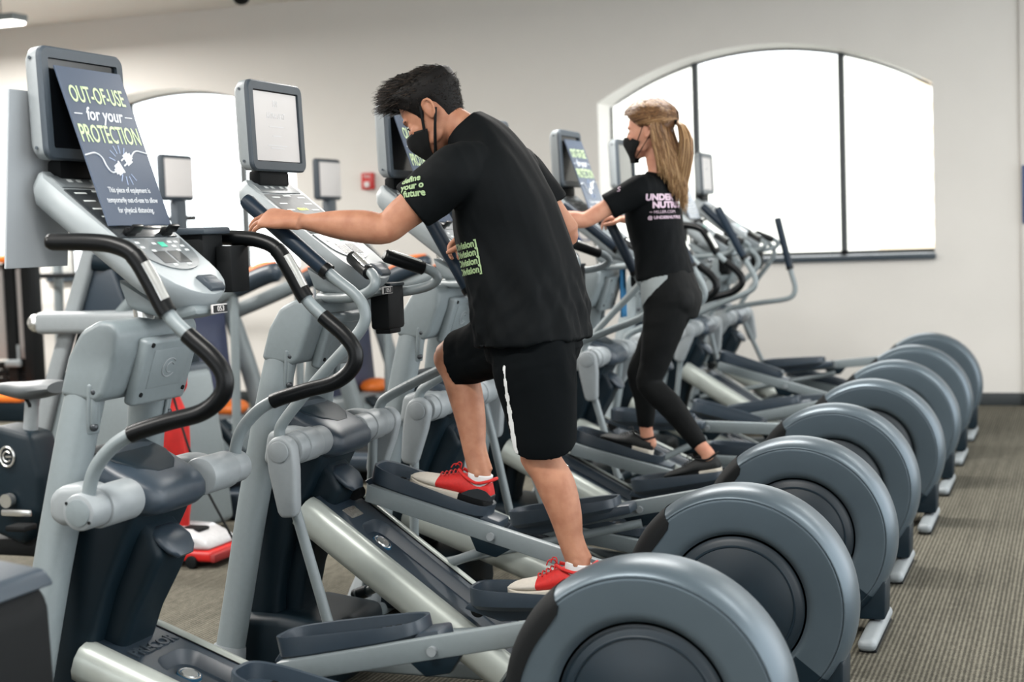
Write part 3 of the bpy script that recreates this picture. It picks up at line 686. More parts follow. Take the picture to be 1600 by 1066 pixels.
def trainer(k, label, moving=True, ramp=20, th=(270, 90), rot=(0, -20), screen='black', sign=False, dx=0, dy=0):
    r = empty('elliptical_trainer', (X0+dx, Y0+PITCH*k+dy, 0), label, 'elliptical', 'elliptical trainers in the row')
    ra = math.radians(ramp)
    d = put('drum_cover', MS['drum'], r)
    for s in 'lr': put('side_disc', MS['disc_'+s], d); put('crank_slot', MS['slot_'+s], d)
    put('drum_base', MS['drum_base'], r); put('drum_skirt', MS['skirt'], d)
    f = put('rear_foot', MS['rear_foot'], r); put('rubber_pad', MS['foot_pad'], f)
    put('floor_beam', MS['beam'], r)
    for s in 'lr':
        m = put('mast', MS['mast_'+s], r); put('boot', MS['boot_'+s], m); put('bracket', MS['brk_'+s], m); put('bolt', MS['bolt_'+s], m)
    c = put('mast_cover', MS['mast_cover'], r); put('face_plate', MS['plate'], c); put('screw_hole', MS['holes'], c); put('emblem', MS['emblem'], c)
    put('neck', MS['neck'], r)
    c = put('console', MS['console'], r); put('display', MS['disp_dark' if not moving else 'disp_pale'], c); put('button_strip', MS['topstrip'], c); put('keypad', MS['keypad'], c)
    put('button', MS['buttons'], c); put('start_button', MS['go'], c); put('touch_pad', MS['pads'], c); put('rocker_switch', MS['rocker'], c); put('console_underside', MS['under'], c); put('printed_marks', MS['marks'], c)
    n = put('number_plate', MS['numplate'], c); put('number_field', MS['numblack'], c); put('number', MS['numbers'], c)
    if moving and not sign: put('lit_readout', MS['glow'], c)
    mo = put('monitor', MS['monitor'], r); put('bezel', MS['bezel'], mo); put('screen', MS['screen'], mo); put('screw', MS['screws'], mo); put('monitor_stem', MS['stem'], r)
    if screen == 'paper': put('paper_sheet', MS['paper'], mo); put('print', MS['plines'], mo)
    if sign:
        for q in MS['clips']: put('ledge_clip', q, c)
    sh = put('drive_shroud', MS['shroud'], r); put('column', MS['column'], sh); put('scoop', MS['scoop'], sh)
    h = put('hood', MS['hood'], r); put('storage_well', MS['well'], h)
    put('front_box', MS['fbox'], r)
    t = put('ramp', MS['tray'], r, PIV, (0, ra, 0))
    for s in 'lr': put('ramp_rail', MS['rail_'+s], t)
    put('rail_gap', MS['gap'], t); put('badge', MS['rbadge'], t); put('badge_ring', MS['rbadge2'], t)
    if moving: put('sticker', MS['sticker'], t)
    else: put('raised_lettering', MS['ramptext'], t)
    fr = []
    for i, s in enumerate((-1, 1)):
        R, a = arm_pose(math.radians(th[i]), ra); wl = s*.058
        ar = put('pedal_arm', MS["arm"], r, (R.x, wl, R.z), (0, a, 0))
        put('pedal', MS['pedal'], ar, (0, s*.087, 0)); put('tread', MS['tread'], ar, (0, s*.087, 0)); put('arm_bolt', MS['abolt'], ar); put('roller', MS['roller'], ar); put('arm_bracket', MS['bracket'], ar)
        M = Matrix.Translation(V((R.x+X0+dx, wl+Y0+PITCH*k+dy, R.z))) @ Matrix.Rotation(a, 4, 'Y'); fr.append(M)
        kk = 'lr'[i]
        if moving:
            b = math.radians(rot[i])
            MA = Matrix.Translation(P(-2.30, s*.33, .84)) @ Matrix.Rotation(-b, 4, 'Y')
            g = put('swing_arm', MS['marm_'+kk], r, mw=MA)
            for nm, key in (('grip', 'mgrip_'), ('grip_ring', 'mring_'), ('lower_rod', 'mrod_'), ('pod', 'pod_'), ('pod_cap', 'podcap_'), ('pod_slot', 'podslot_')): put(nm, MS[key+kk], g)
            put('pivot_hub', MS['hub_'+kk], r)
            J = MA @ V((.13, s*.02, -.6)); Q = Matrix.Translation((R.x, wl, R.z)) @ Matrix.Rotation(a, 4, 'Y') @ V((-RL+.5, s*.035, -.055))
            J.y -= s*.06
            dd = Q-J; ln = dd.length; Mx = frame(J, dd, (0, 1, 0)) @ Matrix.Scale(ln, 4, (1, 0, 0))
            lk = put('link_bar', MS['link'], r, mw=Mx)
            put('link_tip', MS['link_tip'], r, mw=frame(J, dd, (0, 1, 0)))
            hb = put('heart_rate_bar', MS['hrbar_'+kk], r); put('grip', MS['hrgrip_'+kk], hb); put('sensor_plate', MS['hrplate_'+kk], hb)
        else:
            g = put('handlebar', MS['sbar_'+kk], r)
            for nm, key in (('foam_sleeve', 'sfoam_'), ('grip', 'sgrip_'), ('top_sleeve', 'stop_'), ('end_cap', 'stip_'), ('sensor_plate', 'splate_')): put(nm, MS[key+kk], g)
            hh = put('pivot_hub', MS['shub_'+kk], r); put('hub_clamp', MS['sclamp_'+kk], hh); put('hub_cap', MS['scap_'+kk], hh); put('hub_screw', MS['sdot_'+kk], hh)
    if moving:
        c = put('control_box', MS['ctrl'], r); put('control_top', MS['ctrl_top'], c)
    else:
        c = put('bottle_holder', MS['holder'], r); put('holder_rim', MS['holder_rim'], c); put('paper_slip', MS['slip'], c)
    MACH[k] = dict(root=r, ped=fr, off=V((dx, PITCH*k+dy, 0)))
    return r
trainer(0, 'nearest grey elliptical trainer with S-curved black handlebars, its console carrying a sign', False, 20, (270, 92), sign=True)
trainer(1, 'grey elliptical trainer the man in red shoes is using, white sheet on its monitor', True, 36, (0, 180), (0, -21), 'paper')
trainer(2, 'grey elliptical trainer directly behind the man, second in the row with a sign', True, 21, (92, 272), (-18, -4), sign=True)
trainer(3, 'grey elliptical trainer the woman in black leggings is standing on', True, 28, (40, 220), (0, -24), dx=-.02)
trainer(4, 'grey elliptical trainer right behind the woman, its blue sign left of her head', True, 25, (150, 330), (0, -24), sign=True)
trainer(5, 'grey elliptical trainer with S-curved black handlebars to the right of the woman', False, 26, (250, 70), sign=False)
trainer(6, 'grey elliptical trainer second from the far end, with a glaring white sign', True, 33, (20, 200), (-23, -4), sign=True)
trainer(7, 'farthest grey elliptical trainer, beside the arched window at the end of the row', True, 30, (100, 280), (-37, 8), 'paper')
# signs resting on the consoles
def out_sign(k, label, board=None):
    o = MACH[k]['off']
    A, Bq = V((-2.325, 0, 1.536)), V((-2.465, 0, 1.952))
    c = A+V((0, Y0, 0))+o
    y = (Bq-A); L = y.length; M = frame(c, (0, 1, 0), y)
    r = bpy.data.objects.new('out_of_use_sign', None); COL.objects.link(r); r.matrix_world = M; r.empty_display_size = .05
    tag(r, label, 'sign', 'out-of-use signs on the consoles')
    put('board', SG['board'] if board is None else board, r)
    for nm, key in (('headline', 'h'), ('headline', 'h2'), ('script_line', 's'), ('plug_drawing', 'p'), ('small_print', 't'), ('rays', 'r')): put(nm, SG[key], r)
SG = {}
def sign_meshes():
    W, H = .29, .44
    SG['board'] = B(lambda bm: box(bm, (0, H/2, .0), (W, H, .005), .001, 1), SIGNB, 0)
    z = .0032
    def tx(items):
        bm = bmesh.new()
        for s, x, y, sz, sx, sh in items:
            t = text_bm(s, sz, .0003, sx, sh, 'CENTER', .0006 if sz > .03 else 0); bmesh.ops.translate(t, vec=(x, y, z), verts=t.verts); join(bm, t)
        return bm
    SG['h'] = mesh(tx([('OUT-OF-USE', 0, .362, .066, .64, 0)]), SIGNT, 0); SG['h2'] = mesh(tx([('PROTECTION', .0, .252, .07, .62, 0)]), SIGNT, 0)
    b = tx([('for your', 0, .309, .052, .92, .28)])
    box(b, (-.112, .309, z), (.034, .0025, .0006), 0); box(b, (.112, .309, z), (.034, .0025, .0006), 0)
    SG['s'] = mesh(b, SIGNW, 0)
    SG['t'] = mesh(tx([('This piece of equipment is', 0, .098, .0215, .84, 0), ('temporarily out-of-use to allow', 0, .07, .0215, .84, 0), ('for physical distancing.', 0, .042, .0215, .84, 0)]), SIGNW, 0)
    def plug(bm):
        tube(bm, [V((x, y, z)) for x, y in ((-.144, .193), (-.1, .2), (-.075, .188), (-.066, .163), (-.052, .148), (-.03, .15))], .0022, 6, 5)
        tube(bm, [V((x, y, z)) for x, y in ((.144, .206), (.1, .212), (.078, .207), (.06, .193))], .0022, 6, 5)
        M = Matrix.Translation((-.014, .158, z)) @ Matrix.Rotation(math.radians(25), 4, 'Z')
        box(bm, (0, 0, 0), (.026, .03, .001), 0, 1, M); box(bm, (-.016, 0, 0), (.012, .016, .001), 0, 1, M); box(bm, (.015, 0, 0), (.006, .036, .001), 0, 1, M)
        M = Matrix.Translation((.04, .188, z)) @ Matrix.Rotation(math.radians(25), 4, 'Z')
        box(bm, (0, 0, 0), (.028, .032, .001), 0, 1, M); box(bm, (.017, 0, 0), (.012, .018, .001), 0, 1, M)
        for q in (-.008, .008): box(bm, (-.023, q, 0), (.018, .004, .001), 0, 1, M)
    SG['p'] = B(plug, SIGNW, 0)
    def rays(bm):
        for a in (60, 85, 110, 135, 160, 235, 260, 285, 310):
            q = math.radians(a); M = Matrix.Translation((.012+.045*math.cos(q), .17+.045*math.sin(q), z)) @ Matrix.Rotation(q, 4, 'Z'); box(bm, (0, 0, 0), (.024, .0025, .0006), 0, 1, M)
    SG['r'] = B(rays, mat('pale_blue_print', (140, 156, 186), .4), 0)
sign_meshes()
out_sign(0, 'slate blue out-of-use sign on the nearest console at the far left')
out_sign(2, 'out-of-use sign behind the man\'s face, lower half hidden by him')
out_sign(4, 'small blue out-of-use sign between the man\'s back and the woman')
out_sign(6, 'washed-out out-of-use sign against the bright window just right of the woman')
# pale board hanging behind the nearest monitor
bm = bmesh.new(); box(bm, (0, 0, 0), (.26, .46, .006), .001, 1, frame((-2.575, 3.42, 1.665), (0, 1, 0), (.09, 0, 1)))
tag(put('backing_board', mesh(bm, mat('pale_grey_board', (150, 155, 159), .5), 0)), 'plain pale grey board hanging behind the nearest monitor at far left', 'board')
# ------------------------------------------------------------------ equipment behind the row
def treadmill(x, y, label, post=True):
    """walking end of the deck towards +x, motor hood and console towards -x; x,y is the hood"""
    r = empty('treadmill', (x, y, 0), label, 'treadmill', 'treadmills behind the trainers')
    bm = bmesh.new(); box(bm, (.85, 0, .12), (1.6, .5, .05), .01); put('running_belt', mesh(bm, BLACKM), r)
    bm = bmesh.new()
    for s in (-1, 1): box(bm, (.85, s*.33, .13), (1.66, .16, .1), .03, 3)
    box(bm, (1.66, 0, .11), (.1, .8, .14), .03, 3); put('deck_frame', mesh(bm, SLATE), r)
    bm = bmesh.new(); prism(bm, [(-.25, .05), (.18, .08), (.16, .28), (.02, .38), (-.2, .36), (-.3, .2)], -.38, .38, .05, 4, ang=10); h = put('motor_hood', mesh(bm, GREY), r)
    bm = bmesh.new(); M = frame((.135, 0, .33), (0, 1, 0), (-.75, 0, .6)); box(bm, (0, 0, .0), (.62, .1, .02), .012, 2, M); put('name_panel', mesh(bm, NAVY), h)
    t = text_bm('PRECOR', .085, .002, 1.1, 0, 'CENTER', .002); bmesh.ops.transform(t, matrix=M @ Matrix.Translation((0, 0, .012)), verts=t.verts); put('lettering', mesh(t, GREY2, 0), h)
    bm = bmesh.new(); ball(bm, (-.02, .12, .4), (.1, .16, .06)); put('orange_cap', mesh(bm, ORANGE), h)
    for s in (-1, 1):
        bm = bmesh.new(); limb(bm, [(V((.12, s*.40, .1)), .05, .06), (V((-.05, s*.40, .7)), .05, .055), (V((-.2, s*.36, 1.22)), .045, .05)], (0, 1, 0), 16, 3, 3); put('upright', mesh(bm, GREY), r)
        bm = bmesh.new(); tube(bm, [V((-.18, s*.4, 1.0)), V((.1, s*.42, 1.1)), V((.42, s*.42, 1.22))], .05, 14, 4); hr_ = put('handrail', mesh(bm, GREY), r)
        bm = bmesh.new(); tube(bm, [V((.38, s*.42, 1.205)), V((.56, s*.42, 1.275)), V((.66, s*.42, 1.30)), V((.69, s*.42, 1.30))], [.06, .062, .06, .03], 14, 3); put('rail_grip', mesh(bm, SLATE), hr_)
        bm = bmesh.new(); tube(bm, [V((.36, s*.42, 1.25)), V((.54, s*.42, 1.325)), V((.66, s*.42, 1.345))], [.02, .03, .02], 10, 3); put('orange_strip', mesh(bm, ORANGE), hr_)
        bm = bmesh.new(); tube(bm, [V((.33, s*.42, .12)), V((.36, s*.42, 1.18))], .028, 12); put('rail_post', mesh(bm, GREY), hr_)
    bm = bmesh.new(); M = frame((-.12, 0, 1.36), (0, 1, 0), (-.7, 0, .72)); box(bm, (0, 0, 0), (.78, .34, .1), .04, 3, M); c = put('console', mesh(bm, CONS), r)
    bm = bmesh.new(); box(bm, (0, 0, .052), (.6, .26, .008), .01, 2, M); put('display', mesh(bm, PANELD), c)
    bm = bmesh.new(); box(bm, (.0, -.17, .09), (.3, .05, .05), .02, 2, M); put('front_grip', mesh(bm, BLACK), c)
    bm = bmesh.new(); prism(bm, [(-.25, .3), (-.1, .3), (-.17, 1.25), (-.27, 1.25)], -.34, .34, .03, 3); put('front_shroud', mesh(bm, VIOLET), r)
    bm = bmesh.new(); box(bm, (-.27, 0, 1.6), (.06, .12, .34), .01); put('monitor_stem', mesh(bm, BEZEL), r)
    bm = bmesh.new(); box(bm, (-.28, 0, 1.92), (.05, .38, .30), .03, 4); m = put('monitor', mesh(bm, BEZEL), r)
    bm = bmesh.new(); box(bm, (-.252, 0, 1.92), (.006, .325, .245), .002); put('blank_sheet', mesh(bm, PAPER), m)
treadmill(-5.24, 8.75, 'grey treadmill seen below the left window, between the first and second trainer')
treadmill(-4.85, 10.15, 'grey treadmill behind the man\'s outstretched arm, its white monitor near the fire alarm')
def step_platform():
    r = empty('step_platform', (-4.62, 7.45, 0), 'low slate blue step platform with a pale roller end beside the red vacuum cleaner', 'exercise machine')
    bm = bmesh.new(); box(bm, (.1, 0, .08), (.62, .6, .15), .025, 3); put('deck', mesh(bm, SLATE), r)
    bm = bmesh.new(); box(bm, (-.1, 0, .26), (.8, .52, .08), .03, 3, Matrix.Rotation(math.radians(8), 4, 'Y')); put('upper_deck', mesh(bm, SLATE), r)
    bm = bmesh.new(); cyl(bm, (.12, -.36, .22), (.12, -.27, .22), .075, 28, bev=.015); put('roller', mesh(bm, GREY2), r)
    bm = bmesh.new(); box(bm, (-.1, -.27, .2), (.5, .06, .1), .02); put('side_bracket', mesh(bm, NAVY), r)
    bm = bmesh.new(); tube(bm, [V((.2, .1, .3)), V((-.2, .1, .75)), V((-.45, .1, 1.0))], .03, 12); put('brace', mesh(bm, NAVY), r)
step_platform()
def stepper():
    """slanted tower behind the nearest trainer"""
    r = empty('stair_climber', (-4.68, 6.75, 0), 'tall slanted grey and navy stair climber behind the nearest trainer', 'stair climber')
    def side(y0, y1, m, pts, nm, bev=.02, par=r):
        bm = bmesh.new(); prism(bm, pts, y0, y1, bev, 3); return put(nm, mesh(bm, m), par)
    O = [(-.42, .02), (.5, .02), (.46, .45), (.34, 1.05), (.2, 1.5), (.12, 1.5), (-.2, .75)]
    for s in (-1, 1):
        bm = bmesh.new(); limb(bm, [(V((-.42, s*.31, .03)), .03, .05), (V((-.15, s*.31, .8)), .03, .045), (V((.12, s*.31, 1.48)), .028, .04)], (0, 1, 0), 14, 3, 3); put('side_frame', mesh(bm, GREY2), r)
    side(-.3, .3, GREY, [(-.40, .03), (.5, .03), (.46, .45), (.40, .84), (-.12, .84)], 'base_panel', .04)
    side(-.27, .27, NAVY, [(-.12, .80), (.36, .80), (.33, 1.14), (.0, 1.14)], 'foot_well')
    side(-.3, .3, SLATE, [(.0, 1.12), (.32, 1.12), (.2, 1.46), (.13, 1.46)], 'upper_panel')
    side(-.31, .31, SLATE, [(-.13, .78), (.39, .78), (.38, .87), (-.09, .87)], 'well_lip')
    bm = bmesh.new()
    box(bm, (.2, -.36, 1.12), (.75, .1, .11), .03, 3); arm = put('handrail', mesh(bm, GREY2), r)
    bm = bmesh.new(); ball(bm, (-.19, -.36, 1.12), (.045,)*3); put('rail_knob', mesh(bm, CHROME), arm)
    bm = bmesh.new()
    tube(bm, [V((.3, -.36, 1.15)), V((.45, -.36, 1.28)), V((.62, -.3, 1.42))], .035, 12, 3); put('upper_arm', mesh(bm, GREY), r)
    bm = bmesh.new(); tube(bm, [V((.42, -.38, .5)), V((.4, -.38, 1.1))], .05, 12); put('side_post', mesh(bm, GREY2), r)
    bm = bmesh.new(); tube(bm, [V((.12, -.3, 1.42)), V((.36, -.2, 1.36)), V((.6, -.2, 1.2))], .05, 12, 3); put('console_arm', mesh(bm, NAVY), r)
stepper()
def bike():
    r = empty('exercise_bike', (-4.28, 5.5, 0), 'black exercise bike with grey saddle at the far left behind the nearest trainer', 'exercise bike')
    bm = bmesh.new(); prism(bm, [(-.20, .36), (-.14, .27), (.02, .22), (.12, .36), (.13, .52), (.085, .70), (-.10, .74), (-.22, .55)], -.09, .09, .03, 3, ang=15); b = put('drive_cover', mesh(bm, NAVY), r)
    bm = bmesh.new(); tube(bm, [V((-.03+.036*math.cos(a), -.094, .605+.042*math.sin(a))) for a in [2*PI*i/24 for i in range(25)]], .006, 8); put('emblem_ring', mesh(bm, CHROME), b)
    bm = bmesh.new(); tube(bm, [V((-.03+.02*math.cos(a), -.094, .605+.022*math.sin(a))) for a in [math.radians(40+280*i/14) for i in range(15)]], .0045, 8); box(bm, (-.022, -.094, .605), (.03, .006, .008)); put('emblem', mesh(bm, CHROME), b)
    bm = bmesh.new(); limb(bm, [(V((.02, 0, .66)), .035, .03), (V((.045, 0, .86)), .033, .028)], (0, 1, 0), 16, 2); put('seat_post', mesh(bm, GREY2), r)
    bm = bmesh.new(); limb(bm, [(V((.19, 0, .895)), .09, .025), (V((.13, 0, .89)), .1, .038), (V((.03, 0, .88)), .08, .04), (V((-.07, 0, .885)), .04, .032), (V((-.14, 0, .89)), .03, .02)], (0, 1, 0), 20, 4); s = put('saddle', mesh(bm, mat('grey_vinyl', (70, 75, 78), .5)), r)
    bm = bmesh.new(); limb(bm, [(V((.02, 0, .865)), .045, .012), (V((.045, 0, .835)), .04, .014), (V((.05, 0, .81)), .036, .01)], (0, 1, 0), 16, 2); put('saddle_clamp', mesh(bm, BLACKM), s)
    bm = bmesh.new(); box(bm, (-.15, 0, .2), (.8, .09, .08), .02, 2); box(bm, (.22, 0, .03), (.09, .5, .06), .02, 2); box(bm, (-.5, 0, .03), (.09, .5, .06), .02, 2); box(bm, (.12, 0, .13), (.1, .08, .2), .02); box(bm, (-.45, 0, .12), (.08, .08, .18), .02); put('frame', mesh(bm, BLACKM), r)
    bm = bmesh.new(); limb(bm, [(V((-.42, 0, .2)), .04, .04), (V((-.5, 0, .9)), .035, .035)], (0, 1, 0), 14, 2); tube(bm, [V((-.48, -.22, 1.05)), V((-.55, -.1, .95)), V((-.5, 0, .9)), V((-.55, .1, .95)), V((-.48, .22, 1.05))], .016, 10, 3); put('handlebar', mesh(bm, BLACKM), r)
    bm = bmesh.new(); cyl(bm, (-.02, -.1, .42), (-.02, -.135, .42), .03); box(bm, (.03, -.13, .37), (.15, .02, .03), .008, 2); c = put('crank', mesh(bm, CHROME), r)
    bm = bmesh.new(); box(bm, (.09, -.18, .32), (.1, .09, .025), .008, 2); put('pedal', mesh(bm, BLACKM), c)
bike()
def vacuum():
    r = empty('vacuum_cleaner', (-3.99, 6.2, 0), 'red upright vacuum cleaner with cloth bag standing behind the first two trainers', 'vacuum cleaner')
    bm = bmesh.new(); box(bm, (.08, 0, .055), (.36, .3, .05), .015, 3); b = put('base', mesh(bm, RED), r)
    bm = bmesh.new(); prism(bm, [(-.02, .08), (.24, .08), (.22, .12), (.12, .165), (-.02, .17)], -.13, .13, .02, 3); put('clear_hood', mesh(bm, CLEAR), b)
    bm = bmesh.new(); box(bm, (.1, -.02, .158), (.11, .1, .02), .01); put('motor', mesh(bm, BLACKM), b)
    bm = bmesh.new(); box(bm, (.27, 0, .05), (.03, .31, .04), .01); put('bumper', mesh(bm, mat('dark_red_rubber', (130, 26, 26), .6)), b)
    for x in (-.09, .16):
        for s in (-1, 1):
            bm = bmesh.new(); cyl(bm, (x, s*.13, .03), (x, s*.165, .03), .03, 18, bev=.006); put('wheel', mesh(bm, BLACKM), b)
    bm = bmesh.new(); limb(bm, [(V((-.05, 0, .10)), .10, .085), (V((-.05, 0, .25)), .115, .10), (V((-.045, 0, .45)), .11, .10), (V((-.04, 0, .66)), .10, .095), (V((-.03, 0, .8)), .05, .05)], (0, 1, 0), 28, 5)
    for v in bm.verts: v.co += V((.012*math.sin(v.co.y*60+v.co.z*6), 0, 0))
    put('bag', mesh(bm, REDCLOTH, 180), r)
    bm = bmesh.new(); tube(bm, [V((-.13, 0, .08)), V((-.11, 0, .5)), V((.0, 0, 1.05)), V((.03, 0, 1.16))], .014, 12, 4); h = put('handle_tube', mesh(bm, CHROME), r)
    bm = bmesh.new(); tube(bm, [V((.01, -.02, .80)), V((.05, -.02, .805)), V((.08, -.02, .83)), V((.085, -.02, .89))], [.022, .02, .016, .012], 10, 4); put('cord_hook', mesh(bm, RED), h)
    bm = bmesh.new(); tube(bm, [V((.0, -.03, .9)), V((.05, -.05, .75)), V((.16, -.1, .5)), V((.3, -.12, .25)), V((.42, -.1, .06)), V((.5, .1, .012)), V((.3, .3, .01))], .006, 8, 6); put('power_cord', mesh(bm, BLACKM), r)
vacuum()
def cable_machine():
    r = empty('cable_machine', (-8.85, 11.3, 0), 'black cable machine with orange top and base at the far left edge', 'weight machine')
    bm = bmesh.new(); box(bm, (-.05, 0, 1.41), (.66, .3, .06), .012, 2); put('top_cap', mesh(bm, ORANGE), r)
    for x in (-.3, .02, .2):
        bm = bmesh.new(); box(bm, (x, 0, .72), (.1, .16, 1.34), .01); put('column', mesh(bm, BLACKM), r)
    for x in (-.14, .11):
        bm = bmesh.new(); box(bm, (x, .02, .95), (.12, .1, .84), .01); put('weight_shroud', mesh(bm, mat('grey_shroud', (150, 146, 144), .5) if x < 0 else MATS['grey_shroud']), r)
        for k in range(6):
            bm = bmesh.new(); box(bm, (x, .02, .12+.07*k), (.13, .12, .06), .004); put('weight_plate', mesh(bm, BLACKM), r)
    bm = bmesh.new(); box(bm, (-.05, -.05, .2), (.6, .5, .05), .01); put('base_cap', mesh(bm, ORANGE), r)
    bm = bmesh.new(); box(bm, (-.05, -.02, .09), (.72, .56, .17), .02); put('base', mesh(bm, NAVY), r)
    bm = bmesh.new(); tube(bm, [V((.12, -.12, .5)), V((.12, -.12, .66))], .012, 8); box(bm, (.06, -.12, .5), (.16, .04, .06), .01); put('pulley', mesh(bm, GREY2), r)
cable_machine()
def rack():
    r = empty('barbell_rack', (-8.2, 12.1, 0), 'steel rack with horizontal bars in front of the left window', 'rack')
    for x, t in ((-.75, -.04), (.35, .12)):
        bm = bmesh.new(); tube(bm, [V((x+t, 0, 0)), V((x, 0, 1.25)), V((x, 0, 1.95))], .045, 8, 2); put('upright', mesh(bm, GREY), r)
    for x in (-.75, .35):
        bm = bmesh.new(); box(bm, (x, 0, .03), (.1, .8, .06), .01); put('foot', mesh(bm, BLACKM), r)
    for z in (1.24, 1.72):
        bm = bmesh.new(); cyl(bm, (-1.2, -.08, z), (.8, -.08, z), .024, 14); b = put('crossbar', mesh(bm, BLACKM), r)
    for x, z in ((-.72, 1.86), (-.72, 1.6)):
        bm = bmesh.new(); box(bm, (x, -.1, z), (.07, .08, .1), .02); ball(bm, (x+.04, -.14, z+.06), (.035,)*3); put('pulley_hook', mesh(bm, CHROME), r)
    bm = bmesh.new(); box(bm, (.1, -.1, 1.16), (.3, .05, .05), .01); put('cross_pad', mesh(bm, GREY2), r)
rack()
def near_cover():
    r = empty('machine_cover', (-2.09, 2.35, -.055), 'blurred dark rounded machine cover in the bottom left corner', 'exercise machine')
    bm = bmesh.new(); prism(bm, [(-.3, .05), (.13, .05), (.142, .6), (.135, .83), (.1, .885), (-.1, .91), (-.3, .905)], -.22, .22, .04, 4, ang=12); b = put('housing', mesh(bm, BLACKM), r)
    bm = bmesh.new(); prism(bm, [(.145, .86), (.115, .893), (-.1, .92), (-.305, .915), (-.305, .88), (-.1, .885), (.08, .865)], -.225, .225, .012, 3, ang=12); put('top_highlight', mesh(bm, SLATE), r)  # lighter slate layer stands in for the highlight along the cover's top
    bm = bmesh.new(); box(bm, (-.1, 0, .03), (.6, .5, .06), .02); put('foot', mesh(bm, BLACKM), r)
near_cover()
def near_post():
    r = empty('equipment_post', (-3.06, 3.6, 0), 'slim black post at the left edge, beside the exercise bike', 'equipment post')
    bm = bmesh.new(); box(bm, (0, 0, .5), (.06, .06, .92), .01); put('post', mesh(bm, BLACKM), r)
    bm = bmesh.new(); box(bm, (0, 0, .02), (.3, .3, .04), .01); put('base', mesh(bm, BLACKM), r)
    bm = bmesh.new(); tube(bm, [V((.015+.012*math.cos(a), -.032, .80+.02*math.sin(a))) for a in [math.radians(-70+200*i/10) for i in range(11)]], .003, 6); put('emblem', mesh(bm, PAPER), r)
near_post()
def towel():
    r = empty('towel', (-2.25, Y0+4*PITCH+.10, 1.105), 'blue cloth hanging from a handlebar between the man and the woman', 'towel')
    bm = bmesh.new(); n = 10
    rows = [[bm.verts.new((.012*math.sin(i*1.3)+.004*j*0, -.05+.1*i/n, .18-.26*j/8)) for i in range(n+1)] for j in range(9)]
    for a, b in zip(rows, rows[1:]):
        for i in range(n): bm.faces.new((a[i], a[i+1], b[i+1], b[i]))
    o = put('cloth', mesh(bm, mat('blue_cloth', (30, 92, 132), .85), 180), r); o.modifiers.new('t', 'SOLIDIFY').thickness = .006
towel()
# ------------------------------------------------------------------ people
def skin_mat(name, a, b_, red):
    m = mat(name, a, .55, spec=.3); nt, N, L = ngrp(m); b = N['Principled BSDF']
    b.inputs['Subsurface Weight'].default_value = .12; b.inputs['Subsurface Radius'].default_value = (.012, .005, .003)
    tc = N.new('ShaderNodeTexCoord'); n = N.new('ShaderNodeTexNoise'); n.inputs['Scale'].default_value = 22; n.inputs['Detail'].default_value = 5; L.new(tc.outputs['Object'], n.inputs[0])
    r = N.new('ShaderNodeValToRGB'); e = r.color_ramp.elements; e[0].position = .32; e[0].color = (*rgb(*b_), 1); e[1].position = .66; e[1].color = (*rgb(*a), 1); L.new(n.outputs[0], r.inputs[0])
    L.new(r.outputs[0], b.inputs['Base Color'])
    n2 = N.new('ShaderNodeTexNoise'); n2.inputs['Scale'].default_value = 240; L.new(tc.outputs['Object'], n2.inputs[0])
    bn = N.new('ShaderNodeBump'); bn.inputs['Strength'].default_value = .15; bn.inputs['Distance'].default_value = .001; L.new(n2.outputs[0], bn.inputs['Height']); L.new(bn.outputs[0], b.inputs['Normal'])
    return m
SKINM = skin_mat('tanned_skin', (160, 114, 90), (142, 96, 74), 0)
SKINW = skin_mat('fair_skin', (192, 142, 118), (176, 122, 100), 0)
CLOTH = mat('black_jersey', (6, 9, 11), .75, 0, .12, 60, bump=.15, spec=.1)
SHORT = mat('black_mesh_cloth', (4, 7, 9), .85, 0, .1, 120, bump=.15, spec=.08)
LEGG = mat('black_leggings', (5, 7, 8), .7, 0, .08, 60, spec=.14)
MASK = mat('black_mask_cloth', (6, 8, 9), .8, spec=.2)
SOCK = mat('white_sock', (196, 196, 196), .9, bump=.2, scale=200)
SHOER = mat('red_knit', (176, 18, 14), .7, 0, .12, 120, bump=.25)
SHOEW = mat('cream_knit', (186, 180, 170), .8, 0, .05, 100, bump=.2)
SOLEW = mat('cream_sole', (190, 184, 172), .6)
SHOEB = mat('black_shoe_knit', (16, 19, 20), .7, 0, .15, 90, bump=.2)
PRINTG = mat('pale_green_print', (124, 146, 106), .6)
PRINTP = mat('pale_pink_print', (200, 176, 192), .6)
STRIPE = mat('white_stripe', (198, 200, 200), .6)
GREYP = mat('light_grey_panel', (128, 136, 138), .6)
EYEW = mat('eye_white', (220, 216, 210), .3); EYED = mat('dark_iris', (40, 28, 22), .3)
def hair_mat(name, c1, c2, c3, rough=.45, sp=.3):
    m = mat(name, c1, rough, spec=sp); nt, N, L = ngrp(m); b = N['Principled BSDF']
    at = N.new('ShaderNodeAttribute'); at.attribute_name = 'tone'
    r = N.new('ShaderNodeValToRGB'); e = r.color_ramp.elements; e[0].position = 0; e[0].color = (*rgb(*c1), 1); e[1].position = 1; e[1].color = (*rgb(*c3), 1)
    x = e.new(.5); x.color = (*rgb(*c2), 1); L.new(at.outputs['Fac'], r.inputs[0]); L.new(r.outputs[0], b.inputs['Base Color']); return m
HAIRM = hair_mat('dark_brown_hair', (6, 5, 5), (16, 13, 11), (58, 48, 40), .6, .15)  # lightest tone puts the gloss of some strands into the hair colour
HAIRW = hair_mat('blonde_brown_hair', (66, 43, 28), (128, 94, 62), (186, 154, 112), .42)
